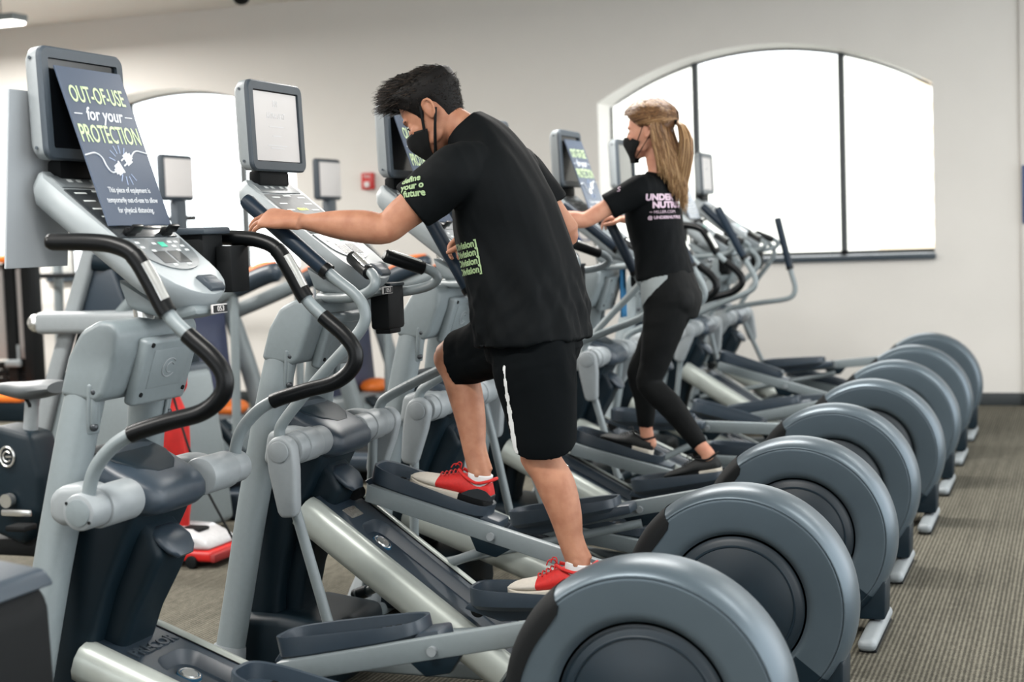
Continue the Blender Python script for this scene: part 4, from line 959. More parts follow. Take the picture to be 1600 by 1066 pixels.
def headr(z, s=1.0):
    """half width, half depth and forward shift of the skull at height z above the chin"""
    T = [(0, .020, .022, .060), (.012, .036, .036, .052), (.03, .05, .055, .038), (.055, .060, .074, .020), (.085, .067, .086, .008), (.12, .073, .093, .0), (.155, .076, .097, -.004), (.19, .070, .089, -.005), (.212, .054, .069, -.006), (.226, .034, .045, -.006), (.233, .012, .016, -.006)]
    z = max(0, min(.233, z))
    for a, b in zip(T, T[1:]):
        if z <= b[0]:
            t = (z-a[0])/(b[0]-a[0]); return [a[i]+(b[i]-a[i])*t for i in (1, 2, 3)]
    return T[-1][1:]
class Head:
    def __init__(s, O, f, up, sc):
        s.O = V(O); s.f = V(f).normalized(); s.l = V(up).cross(s.f).normalized(); s.u = s.f.cross(s.l); s.sc = sc
    def p(s, x, y, z): return s.O+(s.f*x+s.l*y+s.u*z)*s.sc
    def surf(s, ang, z, off=0):
        w_, d_, sh = headr(z); c, q = math.cos(ang), math.sin(ang)
        n = math.hypot(c*w_, q*d_)
        return s.p(sh+(d_+off)*c, (w_+off)*q, z)
    def build(s, bm):
        t = bmesh.new(); R = []
        for i in range(25):
            z = .233*i/24; w_, d_, sh = headr(z); R.append(ring(t, s.p(sh, 0, z), s.f, s.l, d_*s.sc, w_*s.sc, 28, 2.1))
        skin(t, R); join(bm, t)
        M = Matrix((s.f, s.l, s.u)).transposed(); k = s.sc
        def b(x, y, z, a, bb, c, rot=None): ball(bm, s.p(x, y, z), (a*k, bb*k, c*k), M @ rot if rot else M)
        b(.098, 0, .082, .014, .013, .012); limb(bm, [(s.p(.086, 0, .125), .007*k, .008*k), (s.p(.097, 0, .105), .009*k, .009*k), (s.p(.102, 0, .086), .012*k, .011*k)], s.l, 10, 2)   # nose
        b(.083, 0, .135, .014, .05, .012)            # brow
        for y in (-1, 1):
            b(.074, y*.035, .112, .012, .017, .011); b(.068, y*.042, .09, .02, .02, .018)   # lids, cheeks
            b(.03, y*.048, .042, .03, .014, .02)
        b(.086, 0, .058, .010, .022, .007); b(.084, 0, .047, .010, .018, .007); b(.076, 0, .02, .015, .02, .014)
        for y in (-1, 1):                            # ears: rim, lobe, inner bowl
            E = lambda a, zz, o=.0: s.p(-.008+a*.88, y*(.0765+o*.9), .112+(zz-.112)*.86)
            rim = [E(.012, .108, -.004), E(.014, .128), E(.002, .141, .006), E(-.016, .138, .012), E(-.024, .12, .014), E(-.019, .1, .011), E(-.008, .084, .006), E(.004, .08, .0), E(.01, .09, -.004)]
            tube(bm, rim, [.0045*k, .0052*k, .0054*k, .0054*k, .0052*k, .0052*k, .0065*k, .006*k, .0045*k], 8, 4)
            b(-.006, y*.076, .112, .015, .006, .022)
    def eyes(s, o, n_):
        for y in (-1, 1):
            bm = bmesh.new(); ball(bm, s.p(.077, y*.034, .111), (.0105*s.sc,)*3); e = put('eye', mesh(bm, EYEW), o)
            bm = bmesh.new(); ball(bm, s.p(.0845, y*.0335, .1075), (.0052*s.sc,)*3); put('iris', mesh(bm, EYED), e)
            bm = bmesh.new(); tube(bm, [s.p(.092, y*.012, .127), s.p(.091, y*.03, .135), s.p(.08, y*.05, .131)], [.003, .0045, .002], 8, 4, flat=.7); put('eyebrow', mesh(bm, HAIRM if n_ == 'm' else HAIRW), o)
            bm = bmesh.new(); tube(bm, [s.p(.0885, y*.022, .1115), s.p(.0905, y*.034, .1125), s.p(.083, y*.049, .109)], [.0012, .0022, .001], 6, 4); put('eyelash', mesh(bm, HAIRM), o)
    def mask(s, o, strap):
        bm = bmesh.new(); NU, NV = 30, 16; rows = []
        for j in range(NV+1):
            z = -.012+.108*j/NV; row = []
            for i in range(NU+1):
                t = -1+2*i/NU; top = .096-.016*abs(t)**1.3-.03*max(0, abs(t)-.6)
                zz = -.012+(top+.012)*j/NV; a = t*math.radians(80-10*(1-j/NV))
                bulge = .018*math.exp(-(t/.28)**2)*math.exp(-((zz-.07)/.035)**2)+.006*math.exp(-(t/.5)**2)
                wrap = max(0, .012-zz)
                p_ = s.surf(a, max(zz, .004), .009+bulge) - s.u*(wrap*s.sc) ; row.append(bm.verts.new(p_))
            rows.append(row)
        for a, b in zip(rows, rows[1:]):
            for i in range(NU): bm.faces.new((a[i], a[i+1], b[i+1], b[i]))
        m = put('face_mask', mesh(bm, MASK, 180), o); sd = m.modifiers.new('t', 'SOLIDIFY'); sd.thickness = .0025
        if strap:
            for y in (-1, 1):
                for zt, ze in ((.075, .132), (.0, .100)):
                    bm = bmesh.new(); a0 = s.surf(y*math.radians(72), zt-.006, .009); e0 = s.p(.008 if ze > .11 else -.03, y*.083, ze)
                    mid = s.surf(y*math.radians(80 if ze > .11 else 98), (zt+ze)/2, .012 if ze > .11 else .017)
                    tube(bm, [a0, mid, e0], [strap, strap*.9, strap*.8], 8, 4); put('ear_loop', mesh(bm, MASK), m)
def hand(bm, wrist, d, n, side, curl, spread=.06, L=1.0, thumb=(.5, .3)):
    """palm from wrist along d, back of the hand faces n; side = direction from little finger to index; curl = bends at the three joints"""
    d = V(d).normalized(); n = V(n); n = (n-d*n.dot(d)).normalized(); s = V(side); s = (s-d*s.dot(d)-n*s.dot(n)).normalized(); w_ = V(wrist)
    limb(bm, [(w_-d*.02*L, .027*L, .02*L), (w_+d*.012*L, .03*L, .0185*L), (w_+d*.045*L, .039*L, .0165*L), (w_+d*.078*L, .042*L, .0145*L), (w_+d*.092*L, .038*L, .010*L)], s, 18, 3, 2.4)
    for i, (off, ln, r) in enumerate(((.031, .074, .0092), (.0105, .083, .0096), (-.0105, .077, .0092), (-.031, .060, .0082))):
        base = w_+d*(.082-.006*abs(i-1))*L+s*off*L; dd = (d+s*(off*spread*22)).normalized(); nn = n; pts = [(base-dd*.022*L, r*L, r*L), (base, r*1.06*L, r*1.02*L)]; p_ = base; a = 0
        for q, fr in enumerate((.46, .3, .24)):
            a += curl[q]*(1+.12*(i-1.5)*.5)
            v = dd*math.cos(a)-nn*math.sin(a); p_ = p_+v*ln*fr*L; rr = r*(1-.1*(q+1))*L
            pts.append((p_, rr, rr))
        pts.append((p_+v*.005*L, rr*.55, rr*.55)); limb(bm, pts, s, 12, 3)
    t0 = w_+d*.03*L+s*.028*L-n*.004; v = (d*.55+s*.75-n*thumb[0]).normalized(); p1 = t0+v*.04*L; v2 = (d*.9+s*.25-n*thumb[1]).normalized(); p2 = p1+v2*.032*L; p3 = p2+v2*.026*L
    limb(bm, [(t0-v*.02*L, .012*L, .012*L), (t0, .0135*L, .013*L), (p1, .0115*L, .011*L), (p2, .0105*L, .0095*L), (p3, .0075*L, .007*L)], n, 12, 3)
def wrinkle(b, amp, sc, ax, thresh=None):
    """cloth folds: noise stretched along ax moves the surface in and out"""
    ax = V(ax).normalized(); b.normal_update()
    for v in b.verts:
        q = v.co-ax*(v.co.dot(ax)*.78); n_ = noise.noise(q*sc)+.5*noise.noise(q*sc*2.1+V((3, 1, 7)))
        k = amp if thresh is None else amp*thresh(v.co)
        v.co += v.normal*(n_*k)
def project(bm, tree, d, off=.0026):
    """lay a flat pattern onto a surface along direction d"""
    d = V(d).normalized(); bad = []
    for _ in range(4):
        es = [e for e in bm.edges if e.calc_length() > .006]
        if not es: break
        bmesh.ops.subdivide_edges(bm, edges=es, cuts=1); bmesh.ops.triangulate(bm, faces=bm.faces)
    for v in bm.verts:
        h, nrm, i, dist = tree.ray_cast(v.co-d*.25, d, .6)
        if h is None: bad.append(v)
        else: v.co = h-d*off
    bmesh.ops.delete(bm, geom=bad, context='VERTS')
def grid_poly(inside, x0, x1, y0, y1, st):
    bm = bmesh.new(); vs = {}
    nx, ny = int((x1-x0)/st), int((y1-y0)/st)
    def g(i, j):
        if (i, j) not in vs: vs[i, j] = bm.verts.new((x0+i*st, y0+j*st, 0))
        return vs[i, j]
    for i in range(nx):
        for j in range(ny):
            if inside(x0+(i+.5)*st, y0+(j+.5)*st): bm.faces.new((g(i, j), g(i+1, j), g(i+1, j+1), g(i, j+1)))
    return bm
def shoe(root, ank, toe_dir, up, L, parts, wd=1.0):
    """running shoe; ank = heel point on the sole, frame along toe_dir"""
    M = frame(ank, toe_dir, V(up).cross(V(toe_dir))) ; k = L/.285
    prof = [(-.004, .020, .012, .062), (.012, .032, .008, .092), (.04, .037, .006, .088), (.075, .038, .006, .085), (.105, .04, .008, .092), (.13, .042, .008, .086), (.16, .045, .008, .072), (.185, .048, .008, .063), (.215, .049, .008, .057), (.245, .045, .008, .052), (.268, .036, .009, .045), (.281, .026, .012, .038), (.289, .013, .017, .030)]
    def sect(bm, x0, x1, gx=0, zlo=0):
        R = []
        P_ = [p for p in prof if x0-1e-6 <= p[0] <= x1+1e-6]
        for x, w_, lo, hi in P_:
            lo += .014+zlo; c = V((x, 0, (lo+hi)/2)); rg = []
            for i in range(24):
                t = 2*PI*i/24; y, z = math.cos(t), math.sin(t); y = math.copysign(abs(y)**.75, y); z = math.copysign(abs(z)**.8, z)
                tp = 1-.3*max(0, z) if x > .12 else 1-.16*max(0, z)
                rg.append(bm.verts.new(M @ (V((x, y*w_*wd*tp+gx*y, c.z+z*(hi-lo)/2))*k)))
            R.append(rg)
        skin(bm, R)
    bm = bmesh.new(); sect(bm, -.01, .19); s = put('shoe', mesh(bm, parts['upper'], 60), root)
    bm = bmesh.new(); sect(bm, .18, .3); put('toe_cap', mesh(bm, parts['toe'], 60), s)
    def sole(x0, x1, m, nm):
        bm = bmesh.new(); pts = []
        xs = [x0+(x1-x0)*i/14 for i in range(15)]
        def hw(x):
            for a, b in zip(prof, prof[1:]):
                if a[0] <= x <= b[0]: t = (x-a[0])/(b[0]-a[0]); return (a[1]+(b[1]-a[1])*t)*1.06*wd
            return .012
        R = []
        for x in xs:
            h = .028 if x < .1 else .028-.010*(x-.1)/.18; up_ = max(0, x-.2)**2*1.6; w_ = hw(x)
            R.append([bm.verts.new(M @ (V(q)*k)) for q in ((x, -w_, up_+.004), (x, -w_*.93, up_), (x, w_*.93, up_), (x, w_, up_+.004), (x, w_*1.0, up_+h), (x, w_*.9, up_+h+.002), (x, -w_*.9, up_+h+.002), (x, -w_*1.0, up_+h))])
        skin(bm, R); put(nm, mesh(bm, m, 50), s)
    if parts.get('heelsole'): sole(-.006, .1, parts['heelsole'], 'heel_sole'); sole(.1, .284, parts['sole'], 'sole')
    else: sole(-.006, .284, parts['sole'], 'sole')
    if parts.get('counter'):
        bm = bmesh.new(); R = []
        for x, w_, lo, hi in [(-.0065, .0215, .03, .046), (.012, .034, .03, .062), (.04, .0385, .03, .064), (.07, .0385, .03, .05), (.09, .039, .03, .034)]:
            R.append([bm.verts.new(M @ (V((x, y_*w_*wd, z_))*k)) for y_, z_ in ((-1, lo), (-1.0, hi), (-.9, hi), (.9, hi), (1.0, hi), (1, lo))])
        skin(bm, R); put('heel_counter', mesh(bm, parts['counter'], 40), s)
    bm = bmesh.new(); tube(bm, [M @ (V(q)*k) for q in ((.122, .018, .100), (.09, .033, .088), (.05, .036, .080), (.014, .027, .094), (-.004, 0, .106), (.014, -.027, .094), (.05, -.036, .080), (.09, -.033, .088), (.122, -.018, .100))], .0055*k, 8, 4); put('collar', mesh(bm, parts['collar']), s)
    bm = bmesh.new()
    for i in range(5):
        x = .125+.014*i; z = .098-.0075*i
        tube(bm, [M @ (V(q)*k) for q in ((x, -.026, z-.008), (x+.005, 0, z+.003), (x, .026, z-.008))], .0024*k, 6, 3)
    for q in (-1, 1): tube(bm, [M @ (V(c)*k) for c in ((.124, 0, .1), (.13, q*.012, .116), (.144, q*.02, .115), (.152, q*.02, .1))], .002*k, 6, 4)
    put('lace', mesh(bm, parts['lace']), s)
    return s, M, k
def strands(bm, tone, pts, r0, r1, t, t2=None):
    n0 = len(bm.verts); tube(bm, pts, [r0+(r1-r0)*i/(len(pts)-1) for i in range(len(pts))], 3); bm.verts.ensure_lookup_table()
    m_ = len(bm.verts)-n0
    for i in range(m_): tone.append(t if t2 is None else min(1, max(0, t+(t2-t)*i/m_)))
def hair_obj(bm, tone, m, parent, name='hair'):
    me = bpy.data.meshes.new(name); bm.to_mesh(me); bm.free(); me.materials.append(m); me.polygons.foreach_set('use_smooth', [True]*len(me.polygons))
    a = me.attributes.new('tone', 'FLOAT', 'POINT'); a.data.foreach_set('value', tone); return put(name, me, parent)
def cap_mesh(hd, low, thick, seed):
    """closed hair cap between the skull and an offset skin; low(ang) is the hairline height"""
    bm = bmesh.new(); NA, NZ = 64, 26; tone = []; rows = []
    for j in range(NZ+1):
        row = []
        for i in range(NA):
            a = 2*PI*i/NA-PI; z0 = low(a); z = z0+(.2328-z0)*(j/NZ); t = thick(a, z)*min(1, (j+.4)/3.5)
            n_ = noise.noise(V((math.cos(a)*6, math.sin(a)*6, z*60+seed)))*.18+noise.noise(V((math.cos(a)*22, math.sin(a)*22, z*120+seed)))*.14
            p_ = hd.surf(a, z, .001+t*(1+n_)*(1 if z < .2 else .6))+hd.u*(t*max(0, (z-.15)/.083)*(1+n_)*hd.sc)
            row.append(bm.verts.new(p_)); tone.append(.12+.2*n_)
        rows.append(row)
    for a, b in zip(rows, rows[1:]):
        for i in range(NA): bm.faces.new((a[i], a[(i+1) % NA], b[(i+1) % NA], b[i]))
    bm.faces.new(rows[-1])
    return bm, tone
def blend(a, b, t): return V(a)*(1-t)+V(b)*t

def the_man():
    r = empty('person', (-1.62, 4.556, .36), 'man in black T-shirt, shorts and red shoes looking down on the second trainer', 'person')
    base = r.location.copy()
    body = bmesh.new()
    hd = Head((-1.842, 4.548, 1.772), (-.835, -.06, -.55), (-.55, 0, .835), 1.06); hd.build(body)
    # neck
    limb(body, [(hd.p(-.012, 0, .09), .046, .048), (hd.p(-.036, 0, .035), .052, .055), (V((-1.775, 4.55, 1.775)), .057, .06), (V((-1.71, 4.553, 1.71)), .075, .075)], (0, 1, 0), 20, 3)
    # slim core under the clothes
    limb(body, [(V((-1.60, 4.556, 1.12)), .14, .10), (V((-1.62, 4.556, 1.25)), .13, .095), (V((-1.66, 4.556, 1.45)), .145, .095), (V((-1.69, 4.556, 1.62)), .165, .09), (V((-1.715, 4.556, 1.71)), .11, .065)], (0, 1, 0), 24, 4)
    ML, MR = MACH[1]['ped']
    # feet: heel points on the treads
    fl, fr = ML, MR
    def on(M, s, n=.05): return M @ V((-RL+s, 0, n))
    def wy(M, s, dy): p_ = on(M, s); p_.y += dy; return p_
    hl, hr_ = wy(fl, .42, -.087), wy(fr, .43, .087)
    def axes(M): x = (M.to_3x3() @ V((-1, 0, 0))).normalized(); z = (M.to_3x3() @ V((0, 0, 1))).normalized(); return x, z
    xl, zl = axes(fl); xr, zr = axes(fr)
    al = hl+xl*.05+zl*.105; ar = hr_+xr*.05+zr*.105
    hipL, kneeL = V((-1.60, 4.46, 1.16)), V((-1.555, 4.43, .80))
    hipR, kneeR = V((-1.645, 4.655, 1.17)), V((-1.985, 4.79, 1.075))
    def leg(hip, knee, ank, lat):
        k2 = blend(knee, ank, .28); k3 = blend(knee, ank, .55); k4 = blend(knee, ank, .82); back = V((.018, 0, 0))
        limb(body, [(hip+V((0, 0, .04)), .085, .09), (blend(hip, knee, .35), .08, .086), (blend(hip, knee, .75), .064, .066), (knee, .056, .06), (blend(knee, ank, .12)+back*.5, .054, .057), (k2+back, .054, .06), (k3+back*.8, .046, .051), (k4, .034, .038), (ank, .033, .038), (ank+V((-.004, 0, -.03)), .03, .034)], (0, 1, 0), 24, 4)
        kd = (ank-knee).normalized(); ball(body, knee+V((-.03, 0, -.005)), (.032, .036, .04))
        for q in (-1, 1): ball(body, ank+V((.002, q*.028, .0)), (.013, .011, .015))
        ball(body, ank+V((-.03, 0, -.05)), (.04, .024, .02))
        limb(body, [(k3+V((.04, 0, 0)), .012, .012), (k4+V((.034, 0, 0)), .010, .012), (ank+V((.036, 0, .01)), .010, .012)], (0, 1, 0), 10, 3)
    leg(hipL, kneeL, al, -1); leg(hipR, kneeR, ar, 1)
    # arms
    shL, elL, wrL = V((-1.765, 4.355, 1.672)), V((-1.975, 4.285, 1.51)), V((-2.215, 4.185, 1.54))
    shR, elR, wrR = V((-1.715, 4.755, 1.685)), V((-1.578, 4.825, 1.475)), V((-1.90, 4.895, 1.46))
    def arm_(sh, el, wr, k=1):
        dn = V((0, 0, -1)); u1 = blend(sh, el, .45); f1 = blend(el, wr, .25); f2 = blend(el, wr, .6)
        limb(body, [(sh, .05, .052), (blend(sh, el, .2), .054, .058), (u1, .053, .058), (blend(sh, el, .78), .047, .052), (el, .042, .047), (f1, .045, .051), (f2, .038, .042), (blend(el, wr, .88), .027, .026), (wr, .029, .022), (wr+(wr-el).normalized()*.02, .03, .02)], (0, 1, 0), 22, 4)
        ball(body, el+(el-blend(sh, wr, .5)).normalized()*.018, (.026,)*3)
        ball(body, u1+V((-.012, 0, .012)), (.05, .036, .04)); ball(body, f1+V((0, 0, .006)), (.055, .036, .042))
    arm_(shL, elL, wrL); arm_(shR, elR, wrR)
    hand(body, wrL+V((-.01, -.012, .002)), (-.975, .0, .14), (.12, -.52, .84), (-.1, .8, .55), (.4, .32, .26), .16, 1.15, (.9, .6))
    hand(body, wrR, (-.9, .12, .0), (.2, .3, .9), (-.2, -1, .3), (.7, .9, .7), .02, 1.0, (.9, .6))
    body = remesh(body, .0042, 5, .5)
    for v in body.verts: v.co -= base
    bo = put('body', mesh(body, SKINM, 180), r)
    o = bpy.data.objects.new('x', None)
    # everything below is built in world space and shifted
    def add(name, bm, m, par=bo, sm=180):
        for v in bm.verts: v.co -= base
        return put(name, mesh(bm, m, sm), par)
    # shirt
    sb = bmesh.new()
    limb(sb, [(V((-1.605, 4.556, 1.14)), .224, .174), (V((-1.61, 4.556, 1.20)), .22, .172), (V((-1.630, 4.556, 1.32)), .204, .168), (V((-1.662, 4.556, 1.45)), .196, .165), (V((-1.690, 4.556, 1.57)), .212, .152), (V((-1.708, 4.556, 1.67)), .208, .118), (V((-1.735, 4.555, 1.74)), .14, .095), (V((-1.775, 4.553, 1.785)), .098, .085), (V((-1.812, 4.553, 1.818)), .074, .072)], (0, 1, 0), 36, 5, 2.25)
    for s, sh, el in ((-1, shL, elL), (1, shR, elR)):
        limb(sb, [(blend(sh, V((-1.70, 4.556, 1.66)), .5), .085, .10), (sh+V((0, 0, .0)), .078, .088), (blend(sh, el, .3), .074, .083), (blend(sh, el, .56), .070, .080), (blend(sh, el, .62), .070, .079)], (0, 1, 0), 28, 4)
    ball(sb, (-1.765, 4.40, 1.705), (.085, .06, .06)); ball(sb, (-1.72, 4.71, 1.705), (.085, .06, .06))
    sb = remesh(sb, .006, 8, .5)
    wrinkle(sb, .013, 11, (-.45, 0, .9), lambda c: .5+.9*max(0, min(1, (1.62-c.z)/.3)))
    wrinkle(sb, .009, 19, (.6, .2, .75), lambda c: max(0, min(1, (1.45-c.z)/.2)))
    tr = BVHTree.FromBMesh(sb)
    sho = add('tshirt', sb, CLOTH, bo)
    # prints on the shirt
    def lettering(s, size, sx, M, d, m, nm, par=sho, bold=.0, tree=tr):
        t = text_bm(s, size, 0, sx, 0, 'CENTER', bold); bmesh.ops.transform(t, matrix=M, verts=t.verts); project(t, tree, d); return add(nm, t, m, par, 0)
    for i in range(4):
        lettering('[Division]', .029, .98, frame((-1.768+.006*i, 4.3, 1.448-.026*i), (1, 0, .16), (-.1, 0, 1)), (.0, 1, 0), PRINTG, 'side_print', bold=.0012)
    c0, n0, _, _ = tr.ray_cast(V((-1.872, 4.1, 1.632)), V((0, 1, 0)))
    xs_ = V((1, 0, .12)); xs_ = (xs_-n0*xs_.dot(n0)).normalized(); MS_ = frame(c0+n0*.05, xs_, n0.cross(xs_))
    for i, s in enumerate(('define', 'your o', 'future')):
        lettering(s, .028, 1.0, MS_ @ Matrix.Translation((.006*i-.004, .024-.024*i, 0)), -n0, PRINTG, 'sleeve_print', bold=.0012)
    # sleeve hem seam
    # shorts
    kb = bmesh.new()
    hemL = V((-1.52, 4.43, .835)); hemR = blend(hipR, kneeR, .80)+V((.0, 0, .0))
    limb(kb, [(V((-1.60, 4.556, 1.10)), .185, .145), (V((-1.61, 4.556, 1.17)), .182, .145), (V((-1.615, 4.556, 1.24)), .165, .13), (V((-1.62, 4.556, 1.30)), .145, .115)], (0, 1, 0), 32, 4, 2.2)
    limb(kb, [(V((-1.585, 4.485, 1.17)), .105, .128), (V((-1.57, 4.452, 1.06)), .111, .13), (V((-1.55, 4.437, .94)), .098, .112), (V((-1.538, 4.43, .84)), .092, .098), (V((-1.537, 4.43, .83)), .091, .097)], (0, 1, 0), 28, 4, 2.2)
    hd2 = (kneeR-hipR).normalized()
    limb(kb, [(hipR+V((.02, -.01, 0)), .12, .125), (blend(hipR, kneeR, .3)+V((0, 0, -.005)), .112, .115), (blend(hipR, kneeR, .6)+V((0, 0, -.014)), .1, .1), (blend(hipR, kneeR, .83)+V((0, 0, -.018)), .092, .098), (blend(hipR, kneeR, .86)+V((0, 0, -.018)), .091, .097)], (0, 1, 0), 28, 4, 2.2)
    ball(kb, (-1.545, 4.56, 1.15), (.085, .15, .12))
    kb = remesh(kb, .006, 6, .5)
    wrinkle(kb, .005, 12, (.2, 0, -1), None); wrinkle(kb, .004, 24, (.9, 0, .3), lambda c: max(0, 1-abs(c.z-1.08)/.12))
    tk = BVHTree.FromBMesh(kb)
    sh_o = add('shorts', kb, SHORT, bo)
    g = grid_poly(lambda x, z: abs(x-(-.03*0+.018*(z))) < (.003+.010*z)+.0018*math.sin(z*40), -.04, .06, 0, 1, .0025)
    bmesh.ops.scale(g, vec=(1, .27, 1), verts=g.verts)
    bmesh.ops.transform(g, matrix=frame((-1.632, 4.2, 1.085), (1, 0, 0), (.08, 0, -1)), verts=g.verts); project(g, tk, (0, 1, 0), .003); add('side_stripe', g, STRIPE, sh_o)
    # socks and shoes
    for M, h_, x_, z_, an in ((fl, hl, xl, zl, al), (fr, hr_, xr, zr, ar)):
        b = bmesh.new(); limb(b, [(an+V((.003, 0, .0)), .0365, .042), (an-V((0, 0, .02)), .036, .042), (an-V((-.002, 0, .05)), .030, .036)], (0, 1, 0), 22, 4); add('sock', b, SOCK)
        s, _, _ = shoe(bo, h_-base-x_*.006, x_, z_, .285, dict(upper=SHOER, toe=SHOEW, sole=SOLEW, heelsole=BLACKM, counter=MATS['dark_bolt'], collar=SHOER, lace=SHOER))
    # mask, eyes, hair
    n0 = len(COL.objects)
    tmp = []
    hd.O = hd.O-base
    hd.eyes(bo, 'm'); hd.mask(bo, .0052)
    def low(a):
        a = abs(a); d_ = math.degrees(a)
        K = [(0, .186), (35, .178), (55, .150), (68, .118), (76, .092), (84, .112), (100, .135), (112, .118), (128, .075), (150, .048), (180, .036)]
        for p_, q in zip(K, K[1:]):
            if d_ <= q[0]: return p_[1]+(q[1]-p_[1])*(d_-p_[0])/(q[0]-p_[0])
        return .05
    def thick(a, z):
        side = max(0, min(1, (z-.125)/.06)); fr_ = max(0, math.cos(a)); return .0025+.026*side*(.55+.45*fr_)+.012*fr_*side
    hb, tone = cap_mesh(hd, low, thick, 3)
    rnd = random.Random(5)
    for _ in range(8000):
        a = rnd.uniform(-PI, PI); z = low(a)+(.232-low(a))*rnd.random()**.6; t = thick(a, z)
        p0 = hd.surf(a, z, t*.55)+hd.u*(t*.5*max(0, (z-.15)/.083)*hd.sc); out = (p0-hd.p(0, 0, .12)).normalized()
        fwd = hd.f*(.9 if z > .17 else -.1)+hd.u*(-.55 if z < .16 else .1)+V((rnd.uniform(-.5, .5), rnd.uniform(-.6, .6), rnd.uniform(-.3, .3)))
        ln = .008+.75*t; q = rnd.uniform(.35, .9)
        sd_ = 1 if t > .012 else .35
        strands(hb, tone, [p0, p0+out*ln*.6*q*sd_+fwd*ln*.35, p0+out*ln*.75*q*sd_+fwd*ln*.9], max(.0007, .0014 if t > .01 else .0008), .0003, rnd.random()**1.4)
    hair_obj(hb, tone, HAIRM, bo)
    # short beard shadow is left to the skin
    return r
MAN = the_man()

def the_woman():
    r = empty('person', (-1.72, 6.656, .40), 'woman in black T-shirt and leggings with a long blonde ponytail, on the fourth trainer', 'person')
    base = r.location.copy(); body = bmesh.new()
    hd = Head((-1.765, 6.652, 1.797), (-.985, .02, -.04), (-.04, 0, 1), 1.0); hd.build(body)
    limb(body, [(hd.p(-.02, 0, .08), .043, .048), (V((-1.745, 6.654, 1.79)), .043, .047), (V((-1.735, 6.655, 1.74)), .046, .05), (V((-1.735, 6.656, 1.70)), .07, .06)], (0, 1, 0), 20, 3)
    limb(body, [(V((-1.70, 6.656, 1.12)), .13, .1), (V((-1.72, 6.656, 1.25)), .11, .085), (V((-1.74, 6.656, 1.40)), .105, .08), (V((-1.755, 6.656, 1.55)), .125, .085), (V((-1.745, 6.656, 1.66)), .12, .06)], (0, 1, 0), 24, 4)
    fl, fr = MACH[3]['ped']
    def on(M, s, n=.05, dy=0): p_ = M @ V((-RL+s, 0, n)); p_.y += dy; return p_
    def axes(M): x = (M.to_3x3() @ V((-1, 0, 0))).normalized(); z = (M.to_3x3() @ V((0, 0, 1))).normalized(); return x, z
    hl, hr_ = on(fl, .42, .05, -.087), on(fr, .39, .05, .087); xl, zl = axes(fl); xr, zr = axes(fr)
    al, ar = hl+xl*.04+zl*.085, hr_+xr*.04+zr*.085
    hipL, kneeL, hipR, kneeR = V((-1.69, 6.575, 1.14)), V((-1.775, 6.54, .80)), V((-1.70, 6.735, 1.14)), V((-1.885, 6.77, .83))
    def leg(bm, hip, knee, ank, g):
        b_ = V((.014, 0, 0)); k = blend(knee, ank, .3)
        limb(bm, [(hip+V((0, 0, .03)), .085+g, .1+g), (blend(hip, knee, .3), .078+g, .084+g), (blend(hip, knee, .75), .056+g, .058+g), (knee, .048+g, .05+g), (k+b_, .046+g, .051+g), (blend(knee, ank, .6)+b_*.6, .037+g, .04+g), (blend(knee, ank, .86), .028+g, .031+g)]+([(ank, .027, .031), (ank-V((0, 0, .04)), .028, .033)] if not g else []), (0, 1, 0), 22, 4)
        if not g: ball(bm, ank-V((-.01, 0, .035)), (.034, .028, .034))
    leg(body, hipL, kneeL, al, 0); leg(body, hipR, kneeR, ar, 0)
    shL, elL, wrL = V((-1.775, 6.505, 1.655)), V((-2.005, 6.415, 1.53)), V((-2.21, 6.325, 1.545))
    shR, elR, wrR = V((-1.75, 6.805, 1.655)), V((-1.79, 6.96, 1.43)), V((-1.985, 7.0, 1.525))
    def arm_(sh, el, wr):
        limb(body, [(sh, .042, .044), (blend(sh, el, .3), .041, .044), (blend(sh, el, .7), .036, .038), (el, .033, .035), (blend(el, wr, .25), .034, .037), (blend(el, wr, .65), .027, .028), (wr, .023, .018), (wr+(wr-el).normalized()*.02, .025, .017)], (0, 1, 0), 20, 4)
    arm_(shL, elL, wrL); arm_(shR, elR, wrR)
    hand(body, wrL, (-.95, -.02, .1), (.1, -.2, 1), (-.2, 1, .1), (.6, .8, .6), .03, .92)
    hand(body, wrR, (-.93, .02, .12), (.1, .1, 1), (-.2, -1, .1), (.5, .7, .6), .05, .92)
    body = remesh(body, .0045, 5, .5)
    for v in body.verts: v.co -= base
    bo = put('body', mesh(body, SKINW, 180), r)
    def add(name, bm, m, par=bo, sm=180):
        for v in bm.verts: v.co -= base
        return put(name, mesh(bm, m, sm), par)
    lg = bmesh.new()
    leg(lg, hipL, kneeL, al, .006); leg(lg, hipR, kneeR, ar, .006)
    limb(lg, [(V((-1.70, 6.656, 1.09)), .155, .115), (V((-1.695, 6.656, 1.16)), .172, .128), (V((-1.705, 6.656, 1.23)), .165, .122), (V((-1.72, 6.656, 1.31)), .135, .105)], (0, 1, 0), 30, 4, 2.1)
    for s in (-1, 1): ball(lg, (-1.655, 6.656+s*.075, 1.165), (.082, .085, .085))
    lg = remesh(lg, .006, 6, .5); wrinkle(lg, .002, 20, (1, 0, .2), None); tl = BVHTree.FromBMesh(lg)
    lo = add('leggings', lg, LEGG)
    sb = bmesh.new()
    limb(sb, [(V((-1.722, 6.656, 1.265)), .15, .128), (V((-1.728, 6.656, 1.31)), .146, .122), (V((-1.742, 6.656, 1.40)), .138, .115), (V((-1.76, 6.656, 1.50)), .148, .122), (V((-1.768, 6.656, 1.57)), .158, .12), (V((-1.755, 6.656, 1.65)), .155, .085), (V((-1.74, 6.656, 1.70)), .09, .062), (V((-1.735, 6.656, 1.725)), .06, .056)], (0, 1, 0), 32, 5, 2.2)
